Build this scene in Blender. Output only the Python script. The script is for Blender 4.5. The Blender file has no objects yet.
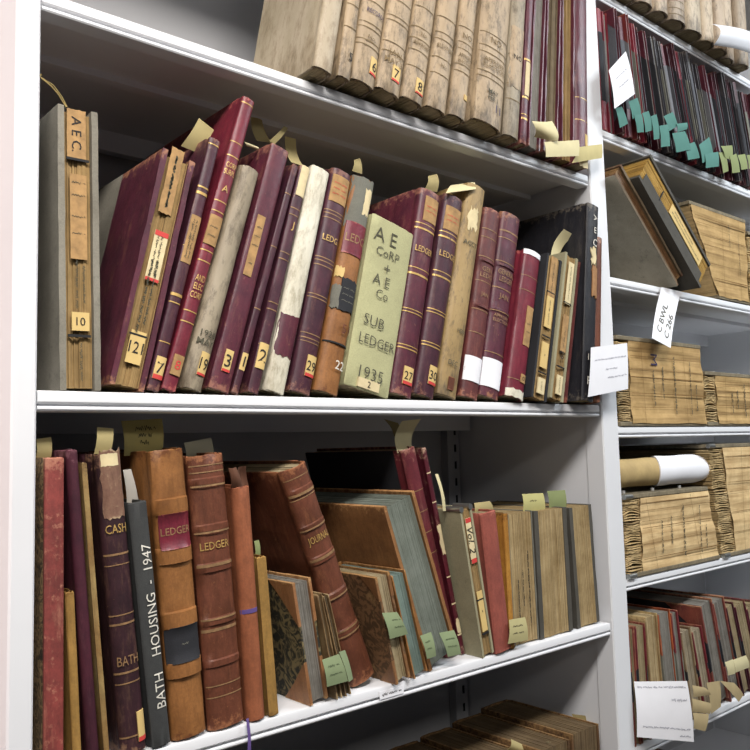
import bpy, bmesh, math, random
from mathutils import Vector, Matrix
C = bpy.context.scene.collection
S = bpy.context.scene

# ------------------------------------------------------------------ camera
F = 817.0
YAW, PITCH, ROLL = 0.7150, 0.0898, -0.0260
CAM = Vector((-0.2553, -0.7700, 1.4382))
fwd = Vector((math.sin(YAW)*math.cos(PITCH), math.cos(YAW)*math.cos(PITCH), math.sin(PITCH)))
r0 = fwd.cross(Vector((0, 0, 1))).normalized(); u0 = r0.cross(fwd)
cr, sr = math.cos(ROLL), math.sin(ROLL)
RT = r0*cr + u0*sr; UP = u0*cr - r0*sr
cd = bpy.data.cameras.new('camera'); cam = bpy.data.objects.new('camera', cd); C.objects.link(cam)
cam.matrix_world = Matrix(((RT.x, UP.x, -fwd.x, CAM.x), (RT.y, UP.y, -fwd.y, CAM.y), (RT.z, UP.z, -fwd.z, CAM.z), (0, 0, 0, 1)))
cd.sensor_width = 36; cd.lens = F/750*36; cd.clip_start = 0.02
S.camera = cam
# ------------------------------------------------------------------ light
S.view_settings.view_transform = 'Standard'; S.view_settings.look = 'None'
S.view_settings.gamma = 1; S.view_settings.use_curve_mapping = False
S.view_settings.exposure = 0.0
w = bpy.data.worlds.new('world'); S.world = w; w.use_nodes = True
w.node_tree.nodes['Background'].inputs[0].default_value = (0.80, 0.86, 1.0, 1)
w.node_tree.nodes['Background'].inputs[1].default_value = 0.085
def area(name, loc, rot, sx, sy, power, col):
    l = bpy.data.lights.new(name, 'AREA'); l.shape = 'RECTANGLE'; l.size = sx; l.size_y = sy; l.energy = power; l.color = col
    o = bpy.data.objects.new(name, l); C.objects.link(o); o.location = loc; o.rotation_euler = rot; return o
area('ceiling_tube_light', (-0.35, -1.0, 2.68), (math.radians(14), 0, 0), 1.3, 0.3, 54, (1.0, 0.95, 0.90))
area('ceiling_tube_light_far', (1.9, -1.0, 2.68), (math.radians(14), 0, 0), 1.3, 0.3, 39, (0.88, 0.95, 1.0))
area('ceiling_tube_light_behind', (0.3, -2.6, 2.68), (math.radians(30), 0, 0), 2.4, 0.3, 15, (1.0, 0.97, 0.93))

area('side_fill_light', (-1.7, 0.25, 1.7), (0, math.radians(-90), 0), 1.2, 0.5, 22, (1.0, 0.80, 0.76))  # added pinkish fill for the end panel's left face, no real window

# ------------------------------------------------------------------ helpers
def at(px, py, Y):
    d = fwd + RT*((px-375)/F) - UP*((py-375)/F)
    return CAM + d*((Y-CAM.y)/d.y)
def lin(h):
    h = h.lstrip('#'); v = [int(h[i:i+2], 16)/255 for i in (0, 2, 4)]
    return tuple((c/12.92 if c <= .04045 else ((c+.055)/1.055)**2.4) for c in v)+(1,)
def tag(o, label=None, cat=None, group=None, kind=None):
    if label: o['label'] = label
    if cat: o['category'] = cat
    if group: o['group'] = group
    if kind: o['kind'] = kind
    return o
def empty(name, loc, rot=(0, 0, 0)):
    o = bpy.data.objects.new(name, None); C.objects.link(o); o.location = loc; o.rotation_euler = rot
    o.empty_display_size = .02; return o
def link(name, me, mats, parent=None, smooth=40):
    for m in (mats if isinstance(mats, (list, tuple)) else [mats]): me.materials.append(m)
    if smooth:
        for p in me.polygons: p.use_smooth = True
        me.set_sharp_from_angle(angle=math.radians(smooth))
    o = bpy.data.objects.new(name, me); C.objects.link(o)
    if parent: o.parent = parent
    return o
def mesh(verts, faces, mi=None):
    me = bpy.data.meshes.new('m'); me.from_pydata(verts, [], faces)
    if mi: me.polygons.foreach_set('material_index', mi)
    bm = bmesh.new(); bm.from_mesh(me); bmesh.ops.recalc_face_normals(bm, faces=bm.faces); bm.to_mesh(me); bm.free()
    return me
class MB:
    def __init__(s): s.v = []; s.f = []; s.m = []
    def box(s, x0, x1, y0, y1, z0, z1, m=0):
        n = len(s.v)
        s.v += [(x, y, z) for x in (x0, x1) for y in (y0, y1) for z in (z0, z1)]
        for q in ((0, 1, 3, 2), (4, 6, 7, 5), (0, 4, 5, 1), (2, 3, 7, 6), (0, 2, 6, 4), (1, 5, 7, 3)):
            s.f.append([n+i for i in q]); s.m.append(m)
    def prism(s, poly, x0, x1, m=0):          # poly in (y,z), swept along x
        n = len(s.v); k = len(poly)
        s.v += [(x0, y, z) for y, z in poly]+[(x1, y, z) for y, z in poly]
        for i in range(k): s.f.append([n+i, n+(i+1) % k, n+k+(i+1) % k, n+k+i]); s.m.append(m)
        s.f.append([n+i for i in range(k)]); s.m.append(m); s.f.append([n+k+i for i in range(k)][::-1]); s.m.append(m)
    def tube(s, pts, r, n=8, m=0):
        base = len(s.v); pts = [Vector(p) for p in pts]
        for i, p in enumerate(pts):
            d = (pts[min(i+1, len(pts)-1)]-pts[max(i-1, 0)]).normalized()
            a = d.cross(Vector((0, 0, 1)) if abs(d.z) < .9 else Vector((1, 0, 0))).normalized(); b = d.cross(a)
            for k in range(n):
                t = 2*math.pi*k/n; s.v.append(tuple(p+a*r*math.cos(t)+b*r*math.sin(t)))
        for i in range(len(pts)-1):
            for k in range(n):
                s.f.append([base+i*n+k, base+i*n+(k+1) % n, base+(i+1)*n+(k+1) % n, base+(i+1)*n+k]); s.m.append(m)
        s.f.append([base+k for k in range(n)][::-1]); s.m.append(m)
        s.f.append([base+(len(pts)-1)*n+k for k in range(n)]); s.m.append(m)
    def build(s, name, mats, parent=None, smooth=40):
        return link(name, mesh(s.v, s.f, s.m), mats, parent, smooth)

# ------------------------------------------------------------------ materials
def newmat(name):
    m = bpy.data.materials.new(name); m.use_nodes = True; nt = m.node_tree
    return m, nt, nt.nodes['Principled BSDF']
def N(nt, t, **k):
    n = nt.nodes.new(t)
    for a, b in k.items(): setattr(n, a, b)
    return n
def coords(nt, sc=(1, 1, 1)):
    tc = N(nt, 'ShaderNodeTexCoord'); oi = N(nt, 'ShaderNodeObjectInfo')
    mp = N(nt, 'ShaderNodeMapping'); mp.inputs['Scale'].default_value = sc
    mul = N(nt, 'ShaderNodeMath', operation='MULTIPLY'); mul.inputs[1].default_value = 7.3
    nt.links.new(oi.outputs['Random'], mul.inputs[0])
    add = N(nt, 'ShaderNodeVectorMath', operation='ADD')
    nt.links.new(tc.outputs['Object'], add.inputs[0]); nt.links.new(mul.outputs[0], add.inputs[1])
    nt.links.new(add.outputs[0], mp.inputs['Vector'])
    return tc, mp.outputs[0]
def noise(nt, vec, scale, detail=4, rough=.6):
    n = N(nt, 'ShaderNodeTexNoise'); n.inputs['Scale'].default_value = scale; n.inputs['Detail'].default_value = detail
    n.inputs['Roughness'].default_value = rough; nt.links.new(vec, n.inputs['Vector']); return n.outputs['Fac']
def rng(nt, val, a, b, c=0., d=1.):
    n = N(nt, 'ShaderNodeMapRange'); n.clamp = True
    for i, v in zip((1, 2, 3, 4), (a, b, c, d)): n.inputs[i].default_value = v
    nt.links.new(val, n.inputs[0]); return n.outputs[0]
def mix(nt, fac, a, b):
    n = N(nt, 'ShaderNodeMix', data_type='RGBA')
    if isinstance(fac, float): n.inputs[0].default_value = fac
    else: nt.links.new(fac, n.inputs[0])
    for i, v in ((6, a), (7, b)):
        if isinstance(v, tuple): n.inputs[i].default_value = v
        else: nt.links.new(v, n.inputs[i])
    return n.outputs[2]
def math_(nt, op, a, b=None):
    n = N(nt, 'ShaderNodeMath', operation=op)
    for i, v in enumerate((a, b)):
        if v is None: continue
        if isinstance(v, (int, float)): n.inputs[i].default_value = v
        else: nt.links.new(v, n.inputs[i])
    return n.outputs[0]
def bump(nt, bsdf, h, strength=.3, dist=.001):
    b = N(nt, 'ShaderNodeBump'); b.inputs['Strength'].default_value = strength; b.inputs['Distance'].default_value = dist
    nt.links.new(h, b.inputs['Height']); nt.links.new(b.outputs[0], bsdf.inputs['Normal'])
_mc = {}
def leather(c1, c2, scuff, amt=.5, rough=.5, sc=1.):
    k = ('L', c1, c2, scuff, amt, rough, sc)
    if k in _mc: return _mc[k]
    m, nt, b = newmat('worn_leather'); tc, v = coords(nt)
    col = mix(nt, rng(nt, noise(nt, v, 22*sc, 7, .7), .34, .66), lin(c1), lin(c2))
    _t, vv = coords(nt, (1, 1, .22)); col = mix(nt, rng(nt, noise(nt, vv, 130, 5, .75), .46, .72, 0, .5), col, tuple(x*.45 for x in lin(c2)[:3])+(1,))
    col = mix(nt, rng(nt, noise(nt, vv, 80, 6, .8), .54, .7, 0, .55*amt+.05), col, lin(scuff))
    g = N(nt, 'ShaderNodeSeparateXYZ'); nt.links.new(tc.outputs['Generated'], g.inputs[0])
    e = math_(nt, 'ABSOLUTE', math_(nt, 'SUBTRACT', g.outputs[2], .5))
    e = rng(nt, e, .43, .5, 0, .26)
    n2 = math_(nt, 'ADD', noise(nt, v, 120*sc, 5, .7), e)
    s = rng(nt, n2, .74-.2*amt, .84-.14*amt, 0, .75)
    col = mix(nt, s, col, lin(scuff))
    n3 = noise(nt, v, 420, 2, .5); col = mix(nt, rng(nt, n3, .3, .7, 0, .16), col, (.01, .008, .008, 1))
    nt.links.new(col, b.inputs['Base Color']); b.inputs['Roughness'].default_value = rough
    b.inputs['Specular IOR Level'].default_value = .35
    bump(nt, b, n2, .35, .0012); _mc[k] = m; return m
def cloth(c1, c2, amt=.5):
    k = ('C', c1, c2, amt)
    if k in _mc: return _mc[k]
    m, nt, b = newmat('book_cloth'); tc, v = coords(nt)
    col = mix(nt, rng(nt, noise(nt, v, 14, 6, .7), .3, .7), lin(c1), lin(c2))
    col = mix(nt, rng(nt, noise(nt, v, 60, 7, .8), .55, .7, 0, amt), col, tuple(x*.35 for x in lin(c2)[:3])+(1,))
    f = noise(nt, v, 700, 1); col = mix(nt, rng(nt, f, .3, .7, 0, .18), col, (.02, .02, .015, 1))
    nt.links.new(col, b.inputs['Base Color']); b.inputs['Roughness'].default_value = .85
    bump(nt, b, f, .3, .0006); _mc[k] = m; return m
def vellum(c1, c2, dirt='4c4030'):
    k = ('V', c1, c2, dirt)
    if k in _mc: return _mc[k]
    m, nt, b = newmat('soiled_vellum'); tc, v = coords(nt, (1, 1, .35))
    col = mix(nt, rng(nt, noise(nt, v, 18, 6, .7), .32, .7), lin(c1), lin(c2))
    g = N(nt, 'ShaderNodeSeparateXYZ'); nt.links.new(tc.outputs['Generated'], g.inputs[0])
    e = rng(nt, g.outputs[2], 0, .16, .16, 0)
    n2 = math_(nt, 'ADD', noise(nt, v, 55, 6, .75), e)
    col = mix(nt, rng(nt, n2, .49, .74, 0, .8), col, lin(dirt))
    col = mix(nt, rng(nt, noise(nt, v, 110, 6, .8), .5, .68, 0, .5), col, lin(dirt))
    nt.links.new(col, b.inputs['Base Color']); b.inputs['Roughness'].default_value = .6
    bump(nt, b, n2, .4, .002); _mc[k] = m; return m
def pages(c1, c2, ax=0, freq=900, dark='2c2418'):
    k = ('P', c1, c2, ax, freq, dark)
    if k in _mc: return _mc[k]
    m, nt, b = newmat('page_edges'); sc = [6, 6, 6]; sc[ax] = freq; tc, v = coords(nt, tuple(sc))
    l = noise(nt, v, 1.0, 3, .6)
    tc2, v2 = coords(nt); st = noise(nt, v2, 26, 6, .7)
    col = mix(nt, rng(nt, st, .34, .68), lin(c1), lin(c2))
    col = mix(nt, rng(nt, l, .44, .68, 0, .65), col, lin(dark))
    nt.links.new(col, b.inputs['Base Color']); b.inputs['Roughness'].default_value = .9
    bump(nt, b, l, .5, .001); _mc[k] = m; return m
def plain(c, rough=.6, metal=0., var=.12, name='paper', sc=40):
    k = ('S', c, rough, metal, var, name, sc)
    if k in _mc: return _mc[k]
    m, nt, b = newmat(name); tc, v = coords(nt); l = lin(c)
    col = mix(nt, rng(nt, noise(nt, v, sc, 4), .3, .7), l, tuple(x*(1-var*2) for x in l[:3])+(1,))
    nt.links.new(col, b.inputs['Base Color']); b.inputs['Roughness'].default_value = rough; b.inputs['Metallic'].default_value = metal
    _mc[k] = m; return m
def marbled(c1, c2, c3, sc=60):
    k = ('M', c1, c2, c3, sc)
    if k in _mc: return _mc[k]
    m, nt, b = newmat('marbled_paper'); tc, v = coords(nt)
    n1 = N(nt, 'ShaderNodeTexNoise'); n1.inputs['Scale'].default_value = sc; n1.inputs['Detail'].default_value = 5
    n1.inputs['Distortion'].default_value = 2.5; nt.links.new(v, n1.inputs['Vector'])
    col = mix(nt, rng(nt, n1.outputs['Fac'], .42, .55), lin(c1), lin(c2))
    col = mix(nt, rng(nt, noise(nt, v, sc*.5, 6, .75), .56, .66), col, lin(c3))
    nt.links.new(col, b.inputs['Base Color']); b.inputs['Roughness'].default_value = .75; _mc[k] = m; return m

STEEL = plain('d8d9dc', .5, 0, .02, 'painted_steel', 8)
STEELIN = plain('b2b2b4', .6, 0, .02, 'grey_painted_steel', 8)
DARK = plain('141416', .8, 0, .1, 'dark_slot')
GILT = plain('cda862', .45, .35, .2, 'gilt_tooling', 120)
DULLGILT = plain('a07c56', .6, .2, .25, 'faded_gilt', 160)
INK = plain('241d18', .8, 0, .1, 'black_ink'); PENC = plain('4d4a3a', .85, 0, .15, 'pencil_mark'); BLUEINK = plain('3a3152', .8, 0, .1, 'violet_ink')
WINK = plain('dcd8cc', .8, 0, .1, 'white_ink'); REDP = plain('c23a34', .7, 0, .05, 'red_print')
STK = plain('cfb272', .7, 0, .06, 'yellow_label', 60); LABT = plain('b08a58', .8, 0, .22, 'tan_paper_label', 90)
CREAM = plain('d8c79c', .8, 0, .12, 'cream_paper', 60); WHITEP = plain('e6e6ea', .75, 0, .03, 'white_paper', 20)
SLIP = plain('a09264', .85, 0, .07, 'aged_slip_paper', 30); SLIPL = plain('cfc59a', .8, 0, .06, 'cream_slip_paper', 30)
GREENF = plain('84926c', .85, 0, .06, 'green_flag_paper', 40); TEALF = plain('487a70', .85, 0, .08, 'teal_flag_paper', 30); YGF = plain('7f8858', .85, 0, .08, 'olive_flag_paper', 30)
CHROME = plain('b9b9b4', .3, .9, .05, 'bright_metal')
BRASSP = plain('c9c9c6', .35, .6, .05, 'metal_post')
TWINE = plain('b09a60', .9, 0, .2, 'twine')
MAR = leather('642c38', '4a2230', '9a6a58', .5, .42); MARD = leather('502834', '3a1e2a', '8a6050', .45, .45)
MARB = leather('602c3a', '462430', 'a87858', .45, .45); RED = leather('7e2a38', '622230', 'b06058', .2, .4)
BRN = leather('70402e', '56301f', 'a06a48', .5, .5); TAN = leather('9a683a', '7c5028', '5a3018', .35, .55)
SUEDE = leather('9a6c40', '7c5430', 'b98a58', .3, .8); ORG = leather('9c5c3c', '824a2e', '6a3420', .2, .75)
YEL = leather('a27c40', '866632', '6e4c20', .3, .75); BLK = leather('24242a', '1a1a1f', '6a6258', .35, .5)
PURP = leather('502430', '3a1a26', '7a5058', .35, .5); DKB = leather('3c2228', '2a181d', '8a6850', .4, .5)
REDW = leather('9a4640', '6e3430', 'b98068', .75, .6); ROSY = leather('6e3834', '522a2c', 'a87058', .4, .5)
CHAR = cloth('3c3d3c', '2c2d2e', .3); GREYC = cloth('77766a', '64635a', .35); OLIVE = cloth('a09a7c', '8a8468', .3)
LBLK = cloth('212229', '17181d', .3); GRN = cloth('b4b286', 'a2a078', .12); GREYB = cloth('8a8578', '6f6a5e', .5)
DKG = cloth('4e4a42', '3c3932', .5)
VEL = vellum('b09a7c', '8e7b60'); VELG = vellum('9c907a', '786c58'); IVO = vellum('aea08a', '94886f', '7c6c54'); VELY = vellum('aa9060', '846c42')
WVEL = vellum('d8d4c4', 'c0b8a0', '8a8068')
PTAN = pages('a28556', '80683f', 0, 1300, '4c3820'); PCRM = pages('a89878', '857654', 0, 1300, '4c4230'); PGRY = pages('86827a', '6a665e', 0, 1600, '54504a'); PTEAL = pages('74857c', '5c6c66', 0, 1600, '4c5a54')
PGT = pages('787e74', '5e645a', 0, 1800, '565c52'); POLD = pages('b09a70', '8a744c', 0, 1300, '5a482e'); PDRK = pages('7a6a50', '5c4e3a')

# ------------------------------------------------------------------ shelving
ZA, ZB, ZC, ZD = 1.8861, 1.5, 1.1510, 0.757
X1 = 0.9456
Z2 = [2.2368, 1.9781, 1.7198, 1.4646, 1.2124, 0.9460, 0.690]
floor = MB(); floor.box(-2, 4, -3, 1.2, -.1, 0); tag(floor.build('floor', plain('6a6660', .5, 0, .05, 'vinyl_floor', 6), None, 0), kind='structure')
wb = MB(); wb.box(-2, 4, .9, 1.0, 0, 2.8); tag(wb.build('wall_back', plain('cfcac4', .8, 0, .03, 'wall_paint', 6), None, 0), kind='structure')
cl = MB(); cl.box(-2, 4, -3, 1.2, 2.8, 2.9); tag(cl.build('ceiling', plain('d8d6d2', .9, 0, .03, 'ceiling_tile', 6), None, 0), kind='structure')
shelving = empty('steel_shelving', (0, 0, 0))
tag(shelving, 'white painted steel shelving bays with slotted posts holding all the record books', 'shelving')
LIP = [(.333, 0), (.003, 0), (.0008, -.0008), (0, -.003), (0, -.0105), (.0012, -.0122), (.005, -.0129), (.005, -.0142), (.0012, -.0147), (.0004, -.016),
       (.0004, -.0175), (.0016, -.019), (.021, -.0195), (.022, -.018), (.022, -.004), (.333, -.004)]
def shelf(x0, x1, z):
    m = MB(); m.prism([(y, z+q) for y, q in LIP], x0, x1)
    m.box(x0, x1, .285, .30, z-.032, z-.004); m.box(x0, x1, .12, .135, z-.012, z-.004)
    m.build('shelf_board', STEEL, shelving, 30)
for z in (2.27, ZA, ZB, ZC, ZD, .36): shelf(.0015, .897, z)
for z in Z2 + [.4]: shelf(X1+.0015, X1+.9, z)
for (x0, x1) in ((-.0225, 0), (.9, X1), (X1+.9, X1+.945)):
    m = MB(); pr = .004
    poly = [(x0, .03), (x0, -.001), (x0+.002, -.003), (x1-.002, -.003), (x1, -.001), (x1, .03)]
    k = len(poly); m.v = [(x, y, 0.) for x, y in poly]+[(x, y, 2.5) for x, y in poly]
    for i in range(k): m.f.append([i, (i+1) % k, k+(i+1) % k, k+i]); m.m.append(0)
    m.f += [list(range(k))[::-1], list(range(k, 2*k))]; m.m += [0, 0]
    m.box(x0+(0 if x0 < 0 else .003), x1-(.003 if x0 >= 0 else .0), .03, .3355, 0, 2.5); m.box(x0, x1, .3355, .345, 0, 2.5)
    m.build('upright', STEEL, shelving, 30)
for x0, x1 in ((0, .9), (X1, X1+.9)):
    m = MB(); m.box(x0+.001, x1-.001, .336, .342, 0, 2.5); m.build('back_panel', STEELIN, shelving, 0)
for xc in (.02, .883, X1+.02):
    m = MB(); m.box(xc-.016, xc+.016, .318, .335, 0, 2.5); p = m.build('slotted_post', STEELIN, shelving, 0)
    s = MB(); z = .5
    while z < 2.4:
        s.box(xc+.002, xc+.006, .3165, .319, z, z+.014, 0); z += .032
    s.build('slot', DARK, p, 0)

# ------------------------------------------------------------------ lettering
_tc = {}
def textgeo(txt, bold=.0, shear=0.):
    k = (txt, bold, shear)
    if k not in _tc:
        cu = bpy.data.curves.new('t', 'FONT'); cu.body = txt; cu.size = 1; cu.resolution_u = 2; cu.offset = bold; cu.shear = shear
        cu.align_x = 'CENTER'; cu.space_line = .95
        o = bpy.data.objects.new('t', cu); C.objects.link(o); bpy.context.view_layer.update()
        me = bpy.data.meshes.new_from_object(o.evaluated_get(bpy.context.evaluated_depsgraph_get()))
        vs = [tuple(v.co) for v in me.vertices]; fs = [tuple(p.vertices) for p in me.polygons]
        bpy.data.objects.remove(o); bpy.data.meshes.remove(me); bpy.data.curves.remove(cu)
        xs = [v[0] for v in vs]; ys = [v[1] for v in vs]
        cx, cy = (min(xs)+max(xs))/2, (min(ys)+max(ys))/2
        _tc[k] = ([(v[0]-cx, v[1]-cy) for v in vs], fs, max(xs)-min(xs), max(ys)-min(ys))
    return _tc[k]
def put_text(vs, fs, ms, mi, txt, cx, cz, size, surf, off, rot=0, maxw=None, bold=.012, shear=0.):
    g, f, wd, hg = textgeo(txt, bold, shear)
    s = size/.7
    sx = min(s, maxw/wd) if maxw else s
    a = math.radians(rot); n = len(vs)
    for x, y in g:
        X, Y = x*sx, y*s
        px = cx+X*math.cos(a)-Y*math.sin(a); pz = cz+X*math.sin(a)+Y*math.cos(a)
        vs.append((px, surf(px, pz)-off, pz))
    for q in f: fs.append([n+i for i in q]); ms.append(mi)
def scribble(vs, fs, ms, mi, x0, x1, z, amp, surf, off, rnd, rot=0, w=.0006, c=(0, 0)):
    # one illegible handwritten line
    n = max(8, int(abs(x1-x0)/.0011)); pts = []; gap = []
    for i in range(n):
        x = x0+(x1-x0)*i/(n-1); pts.append((x+rnd.uniform(-.0004, .0004), z+amp*(.55 if i % 2 else -.45)+rnd.uniform(-amp, amp)*.35)); gap.append((i % 9) > 6+rnd.random()*1.5)
    a = math.radians(rot); ca, sa = math.cos(a), math.sin(a)
    for i in range(n-1):
        if gap[i]: continue
        (ax, az), (bx, bz) = pts[i], pts[i+1]; d = math.hypot(bx-ax, bz-az) or 1; nx, nz = -(bz-az)/d*w/2, (bx-ax)/d*w/2
        k = len(vs)
        for qx, qz in ((ax+nx, az+nz), (bx+nx, bz+nz), (bx-nx, bz-nz), (ax-nx, az-nz)):
            X = c[0]+qx*ca-qz*sa; Z = c[1]+qx*sa+qz*ca; vs.append((X, surf(X, Z)-off, Z))
        fs.append([k, k+1, k+2, k+3]); ms.append(mi)

# ------------------------------------------------------------------ books
def book_parts(root, t, h, D, st, cov, side=None, pg=PCRM, b=None, bt=.0028, bands=(), gilt=(), pat=(), lw=.035, corner=0, wear=.001, seed=0, giltm=GILT, jag=.0004, sq=.003, bow=0., fw=0., ex=()):
    rnd = random.Random(seed)
    if b is None: b = min(.011, t*.28)
    if st == 'b': b = .004
    bt = min(bt, t*.16); R = .0036 if any(hw > .006 for f, hw in bands) else .0022
    zs = {0., .0015, h-.0015, h}
    nz = max(6, int(h/.02))
    for i in range(1, nz): zs.add(h*i/nz)
    for f, hw in bands:
        for q in (-hw-.0014, -hw, hw, hw+.0014): zs.add(f*h+q)
    if corner: zs |= {corner, h-corner, corner*.5, h-corner*.5}
    zs = sorted(zs); zz = [zs[0]]
    for z in zs[1:]:
        if z-zz[-1] > .0009: zz.append(z)
    zs = zz; zs[-1] = h
    T = t/2; side_y = sorted({D, D-max(corner, .004), D-max(corner, .004)*.5, b+lw, b+.0095, D-fw}, reverse=True)
    side_y = [y for y in side_y if y >= b+.0095]
    na = 11; arc = [math.radians(-86+172*i/(na-1)) for i in range(na)]
    flat = 1.0
    def ring(z):
        raise_ = 0.
        for f, hw in bands:
            if abs(z-f*h) <= hw+1e-5: raise_ = R
        e = .0009 if (z < .001 or z > h-.001) else 0.
        kx = bow*math.sin(math.pi*z/h)
        o = [(-T+e*.5, y) for y in side_y]+[(-T+.0011+e, b+.0055), (-T+.0006+e, b+.002)]
        o += [((T+raise_*.1-e)*math.sin(a), b-(b+raise_)*(math.cos(a)**.75)+e) for a in arc]
        o += [(T-.0006-e, b+.002), (T-.0011-e, b+.0055)]+[(T-e*.5, y) for y in side_y[::-1]]
        i_ = [(-T+bt, y) for y in side_y]+[(-T+bt+.0008, b+.0055), (-T+bt+.0004, b+.003)]
        i_ += [((T-bt)*math.sin(a), b+bt-b*(math.cos(a)**.75)) for a in arc]
        i_ += [(T-bt-.0004, b+.003), (T-bt-.0008, b+.0055)]+[(T-bt, y) for y in side_y[::-1]]
        o = [(x, y+kx) for x, y in o]; i_ = [(x, y+kx) for x, y in i_]
        return o, i_
    no = len(side_y)*2+4+na; vs = []; fs = []; ms = []
    for z in zs:
        o, i_ = ring(z); end = 1 if z > h-.001 else (-1 if z < .001 else 0)
        for j, (x, y) in enumerate(o+i_[::-1]):
            jj = j if j < no else 2*no-1-j
            inarc = len(side_y) <= jj < no-len(side_y)
            dz = 0
            if end and wear: dz = -end*abs(rnd.gauss(0, wear))*(1. if inarc else .25)
            w_ = rnd.gauss(0, wear*.12)
            vs.append((x+w_, y+w_, z+dz))
    M = 2*no
    for k in range(len(zs)-1):
        zm = (zs[k]+zs[k+1])/2
        for j in range(M):
            j2 = (j+1) % M
            fs.append([k*M+j, k*M+j2, (k+1)*M+j2, (k+1)*M+j])
            mi = 0
            if side is not None and corner and j in (no-1, M-1) and not (min(zm, h-zm) < corner): mi = 1
            if side is not None and j < no-1:
                ym = (vs[k*M+j][1]+vs[k*M+j2][1])/2; xm = vs[k*M+j][0]; x2 = vs[k*M+j2][0]
                if abs(abs(xm)-T) < .002 and abs(abs(x2)-T) < .002 and ym > b+lw and ym < D-fw+1e-5:
                    mi = 1
            ms.append(mi)
    for k, fl in ((0, 0), (len(zs)-1, 1)):
        for j in range(no-1):
            q = [k*M+j, k*M+j+1, k*M+2*no-2-j, k*M+2*no-1-j]
            fs.append(q if fl else q[::-1]); ms.append(0)
    if st == 'b': vs = [(x, D-y, z) for x, y, z in vs]
    link('cover', mesh(vs, fs, ms), [cov, side or cov], root, 35)
    if corner and side is not None:
        for sx in (-1, 1):
            for top in (0, 1):
                fy = (lambda y: y) if st == 'b' else (lambda y: D-y); fz = (lambda z: h-z) if top else (lambda z: z)
                tri = [(.0002, .0002), (corner, .0002), (corner*.52, corner*.44), (.0002, corner)]
                v2 = [(sx*(T+q), fy(a), fz(c)) for q in (-.0003, .0003+wear*.3) for a, c in tri]
                link('leather_corner', mesh(v2, [[0, 1, 2, 3], [4, 5, 6, 7], [0, 1, 5, 4], [1, 2, 6, 5], [2, 3, 7, 6], [3, 0, 4, 7]]), cov, root, 0)
    # pages
    px0, px1 = -T+bt+.0003, T-bt-.0003
    if px1-px0 > .001:
        n = max(3, min(46, int((px1-px0)/.0011))) if st == 'b' else max(3, min(20, int((px1-px0)/.002)))
        p = MB(); prev = 0
        for i in range(n):
            prev = prev*.75+rnd.gauss(0, jag)
            xa = px0+(px1-px0)*i/n; xb = px0+(px1-px0)*(i+1)/n
            u = (i+.5)/n*2-1
            if st == 'b':
                y0 = sq+max(-.0018, min(.004, prev))+.0012*(1-u*u); y1 = D-b-.0036
            else:
                y0 = b+bt-b*math.sqrt(max(0, 1-u*u))*.9+.001; y1 = D-sq
            p.box(xa, xb, y0, y1, sq*.6+abs(rnd.gauss(0, .0004)), h-sq-abs(rnd.gauss(0, .0006)))
        p.build('page_block', pg, root, 0)
    for kind, *a in ex:
        m = MB()
        if kind == 'post': m.tube([(T-.0005, a[1], a[0]*h), (T+.012, a[1], a[0]*h)], .0035, 12); m.build('binding_post', BRASSP, root)
        if kind == 'cap':
            for sx in (-1, 1): m = MB(); m.tube([(sx*(T-.0025), -.001, h), (sx*(T-.0025), .03, h)], .0042, 12); m.build('metal_cap', CHROME, root)
    def surf(x, z):
        if st == 'b': return sq-.0016
        q = min(1, abs(x)/T); r_ = 0
        for f, hw in bands:
            if abs(z-f*h) <= hw+.0016: r_ = R
        return b-(b+r_)*(max(0., 1-q*q)**.375)+bow*math.sin(math.pi*z/h)
    if gilt:
        for g in gilt:
            vs = []; fs = []
            f, wd = (g if isinstance(g, tuple) else (g, .0006)); wd = min(wd, .0016)
            nn = 15
            for i in range(nn):
                x = T*.985*math.sin(math.radians(-84+168*i/(nn-1)))
                for q in (-1, 1): vs.append((x, surf(x, f*h)-.0005, f*h+q*wd))
            for i in range(nn-1): fs.append([2*i, 2*i+1, 2*i+3, 2*i+2])
            link('gilt_line', mesh(vs, fs), giltm, root, 60)
    for pi, P in enumerate(pat):
        po = .00022*pi
        f, ph, u0_, u1_ = P['f'], P['h'], P.get('u', (-.8, .8))[0], P.get('u', (-.8, .8))[1]
        zc = f*h; z0, z1 = zc-ph/2, zc+ph/2; xm, xM = u0_*T, u1_*T
        vs = []; fs = []; ms = []; rag = P.get('rag', 0.)
        if P.get('m') is not None:
            nu, nv = 9, max(3, int(ph/.008)+2)
            for iv in range(nv+1):
                for iu in range(nu+1):
                    x = xm+(xM-xm)*iu/nu; z = z0+ph*iv/nv
                    if iv in (0, nv): z += rnd.uniform(-1, 1)*rag
                    if iu in (0, nu): x += rnd.uniform(-1, 1)*rag*.5
                    x = max(-T*.985, min(T*.985, x)); vs.append((x, surf(x, z)-.0007-po, z))
            for iv in range(nv):
                for iu in range(nu):
                    a = iv*(nu+1)+iu; fs.append([a, a+1, a+nu+2, a+nu+1]); ms.append(0)
            # turned edges
            nb = len(vs); rim = [i for i in range(nu+1)]+[(i+1)*(nu+1)+nu for i in range(nv)]+[nv*(nu+1)+nu-1-i for i in range(nu)]+[(nv-1-i)*(nu+1) for i in range(nv-1)]
            for i in rim: x, y, z = vs[i]; vs.append((x, y+.0009+po, z))
            for i in range(len(rim)):
                j = (i+1) % len(rim); fs.append([rim[i], rim[j], nb+j, nb+i]); ms.append(0)
            if P.get('strip'):
                for (za, zb_) in P['strip']:
                    k0 = len(vs)
                    for i in range(7):
                        x = xm+(xM-xm)*i/6
                        for q in (za, zb_): vs.append((x, surf(x, z0+ph*q)-.0010-po, z0+ph*q))
                    for i in range(6): fs.append([k0+2*i, k0+2*i+1, k0+2*i+3, k0+2*i+2]); ms.append(2)
        xc = (xm+xM)/2; rot = P.get('r', 0)
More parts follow.
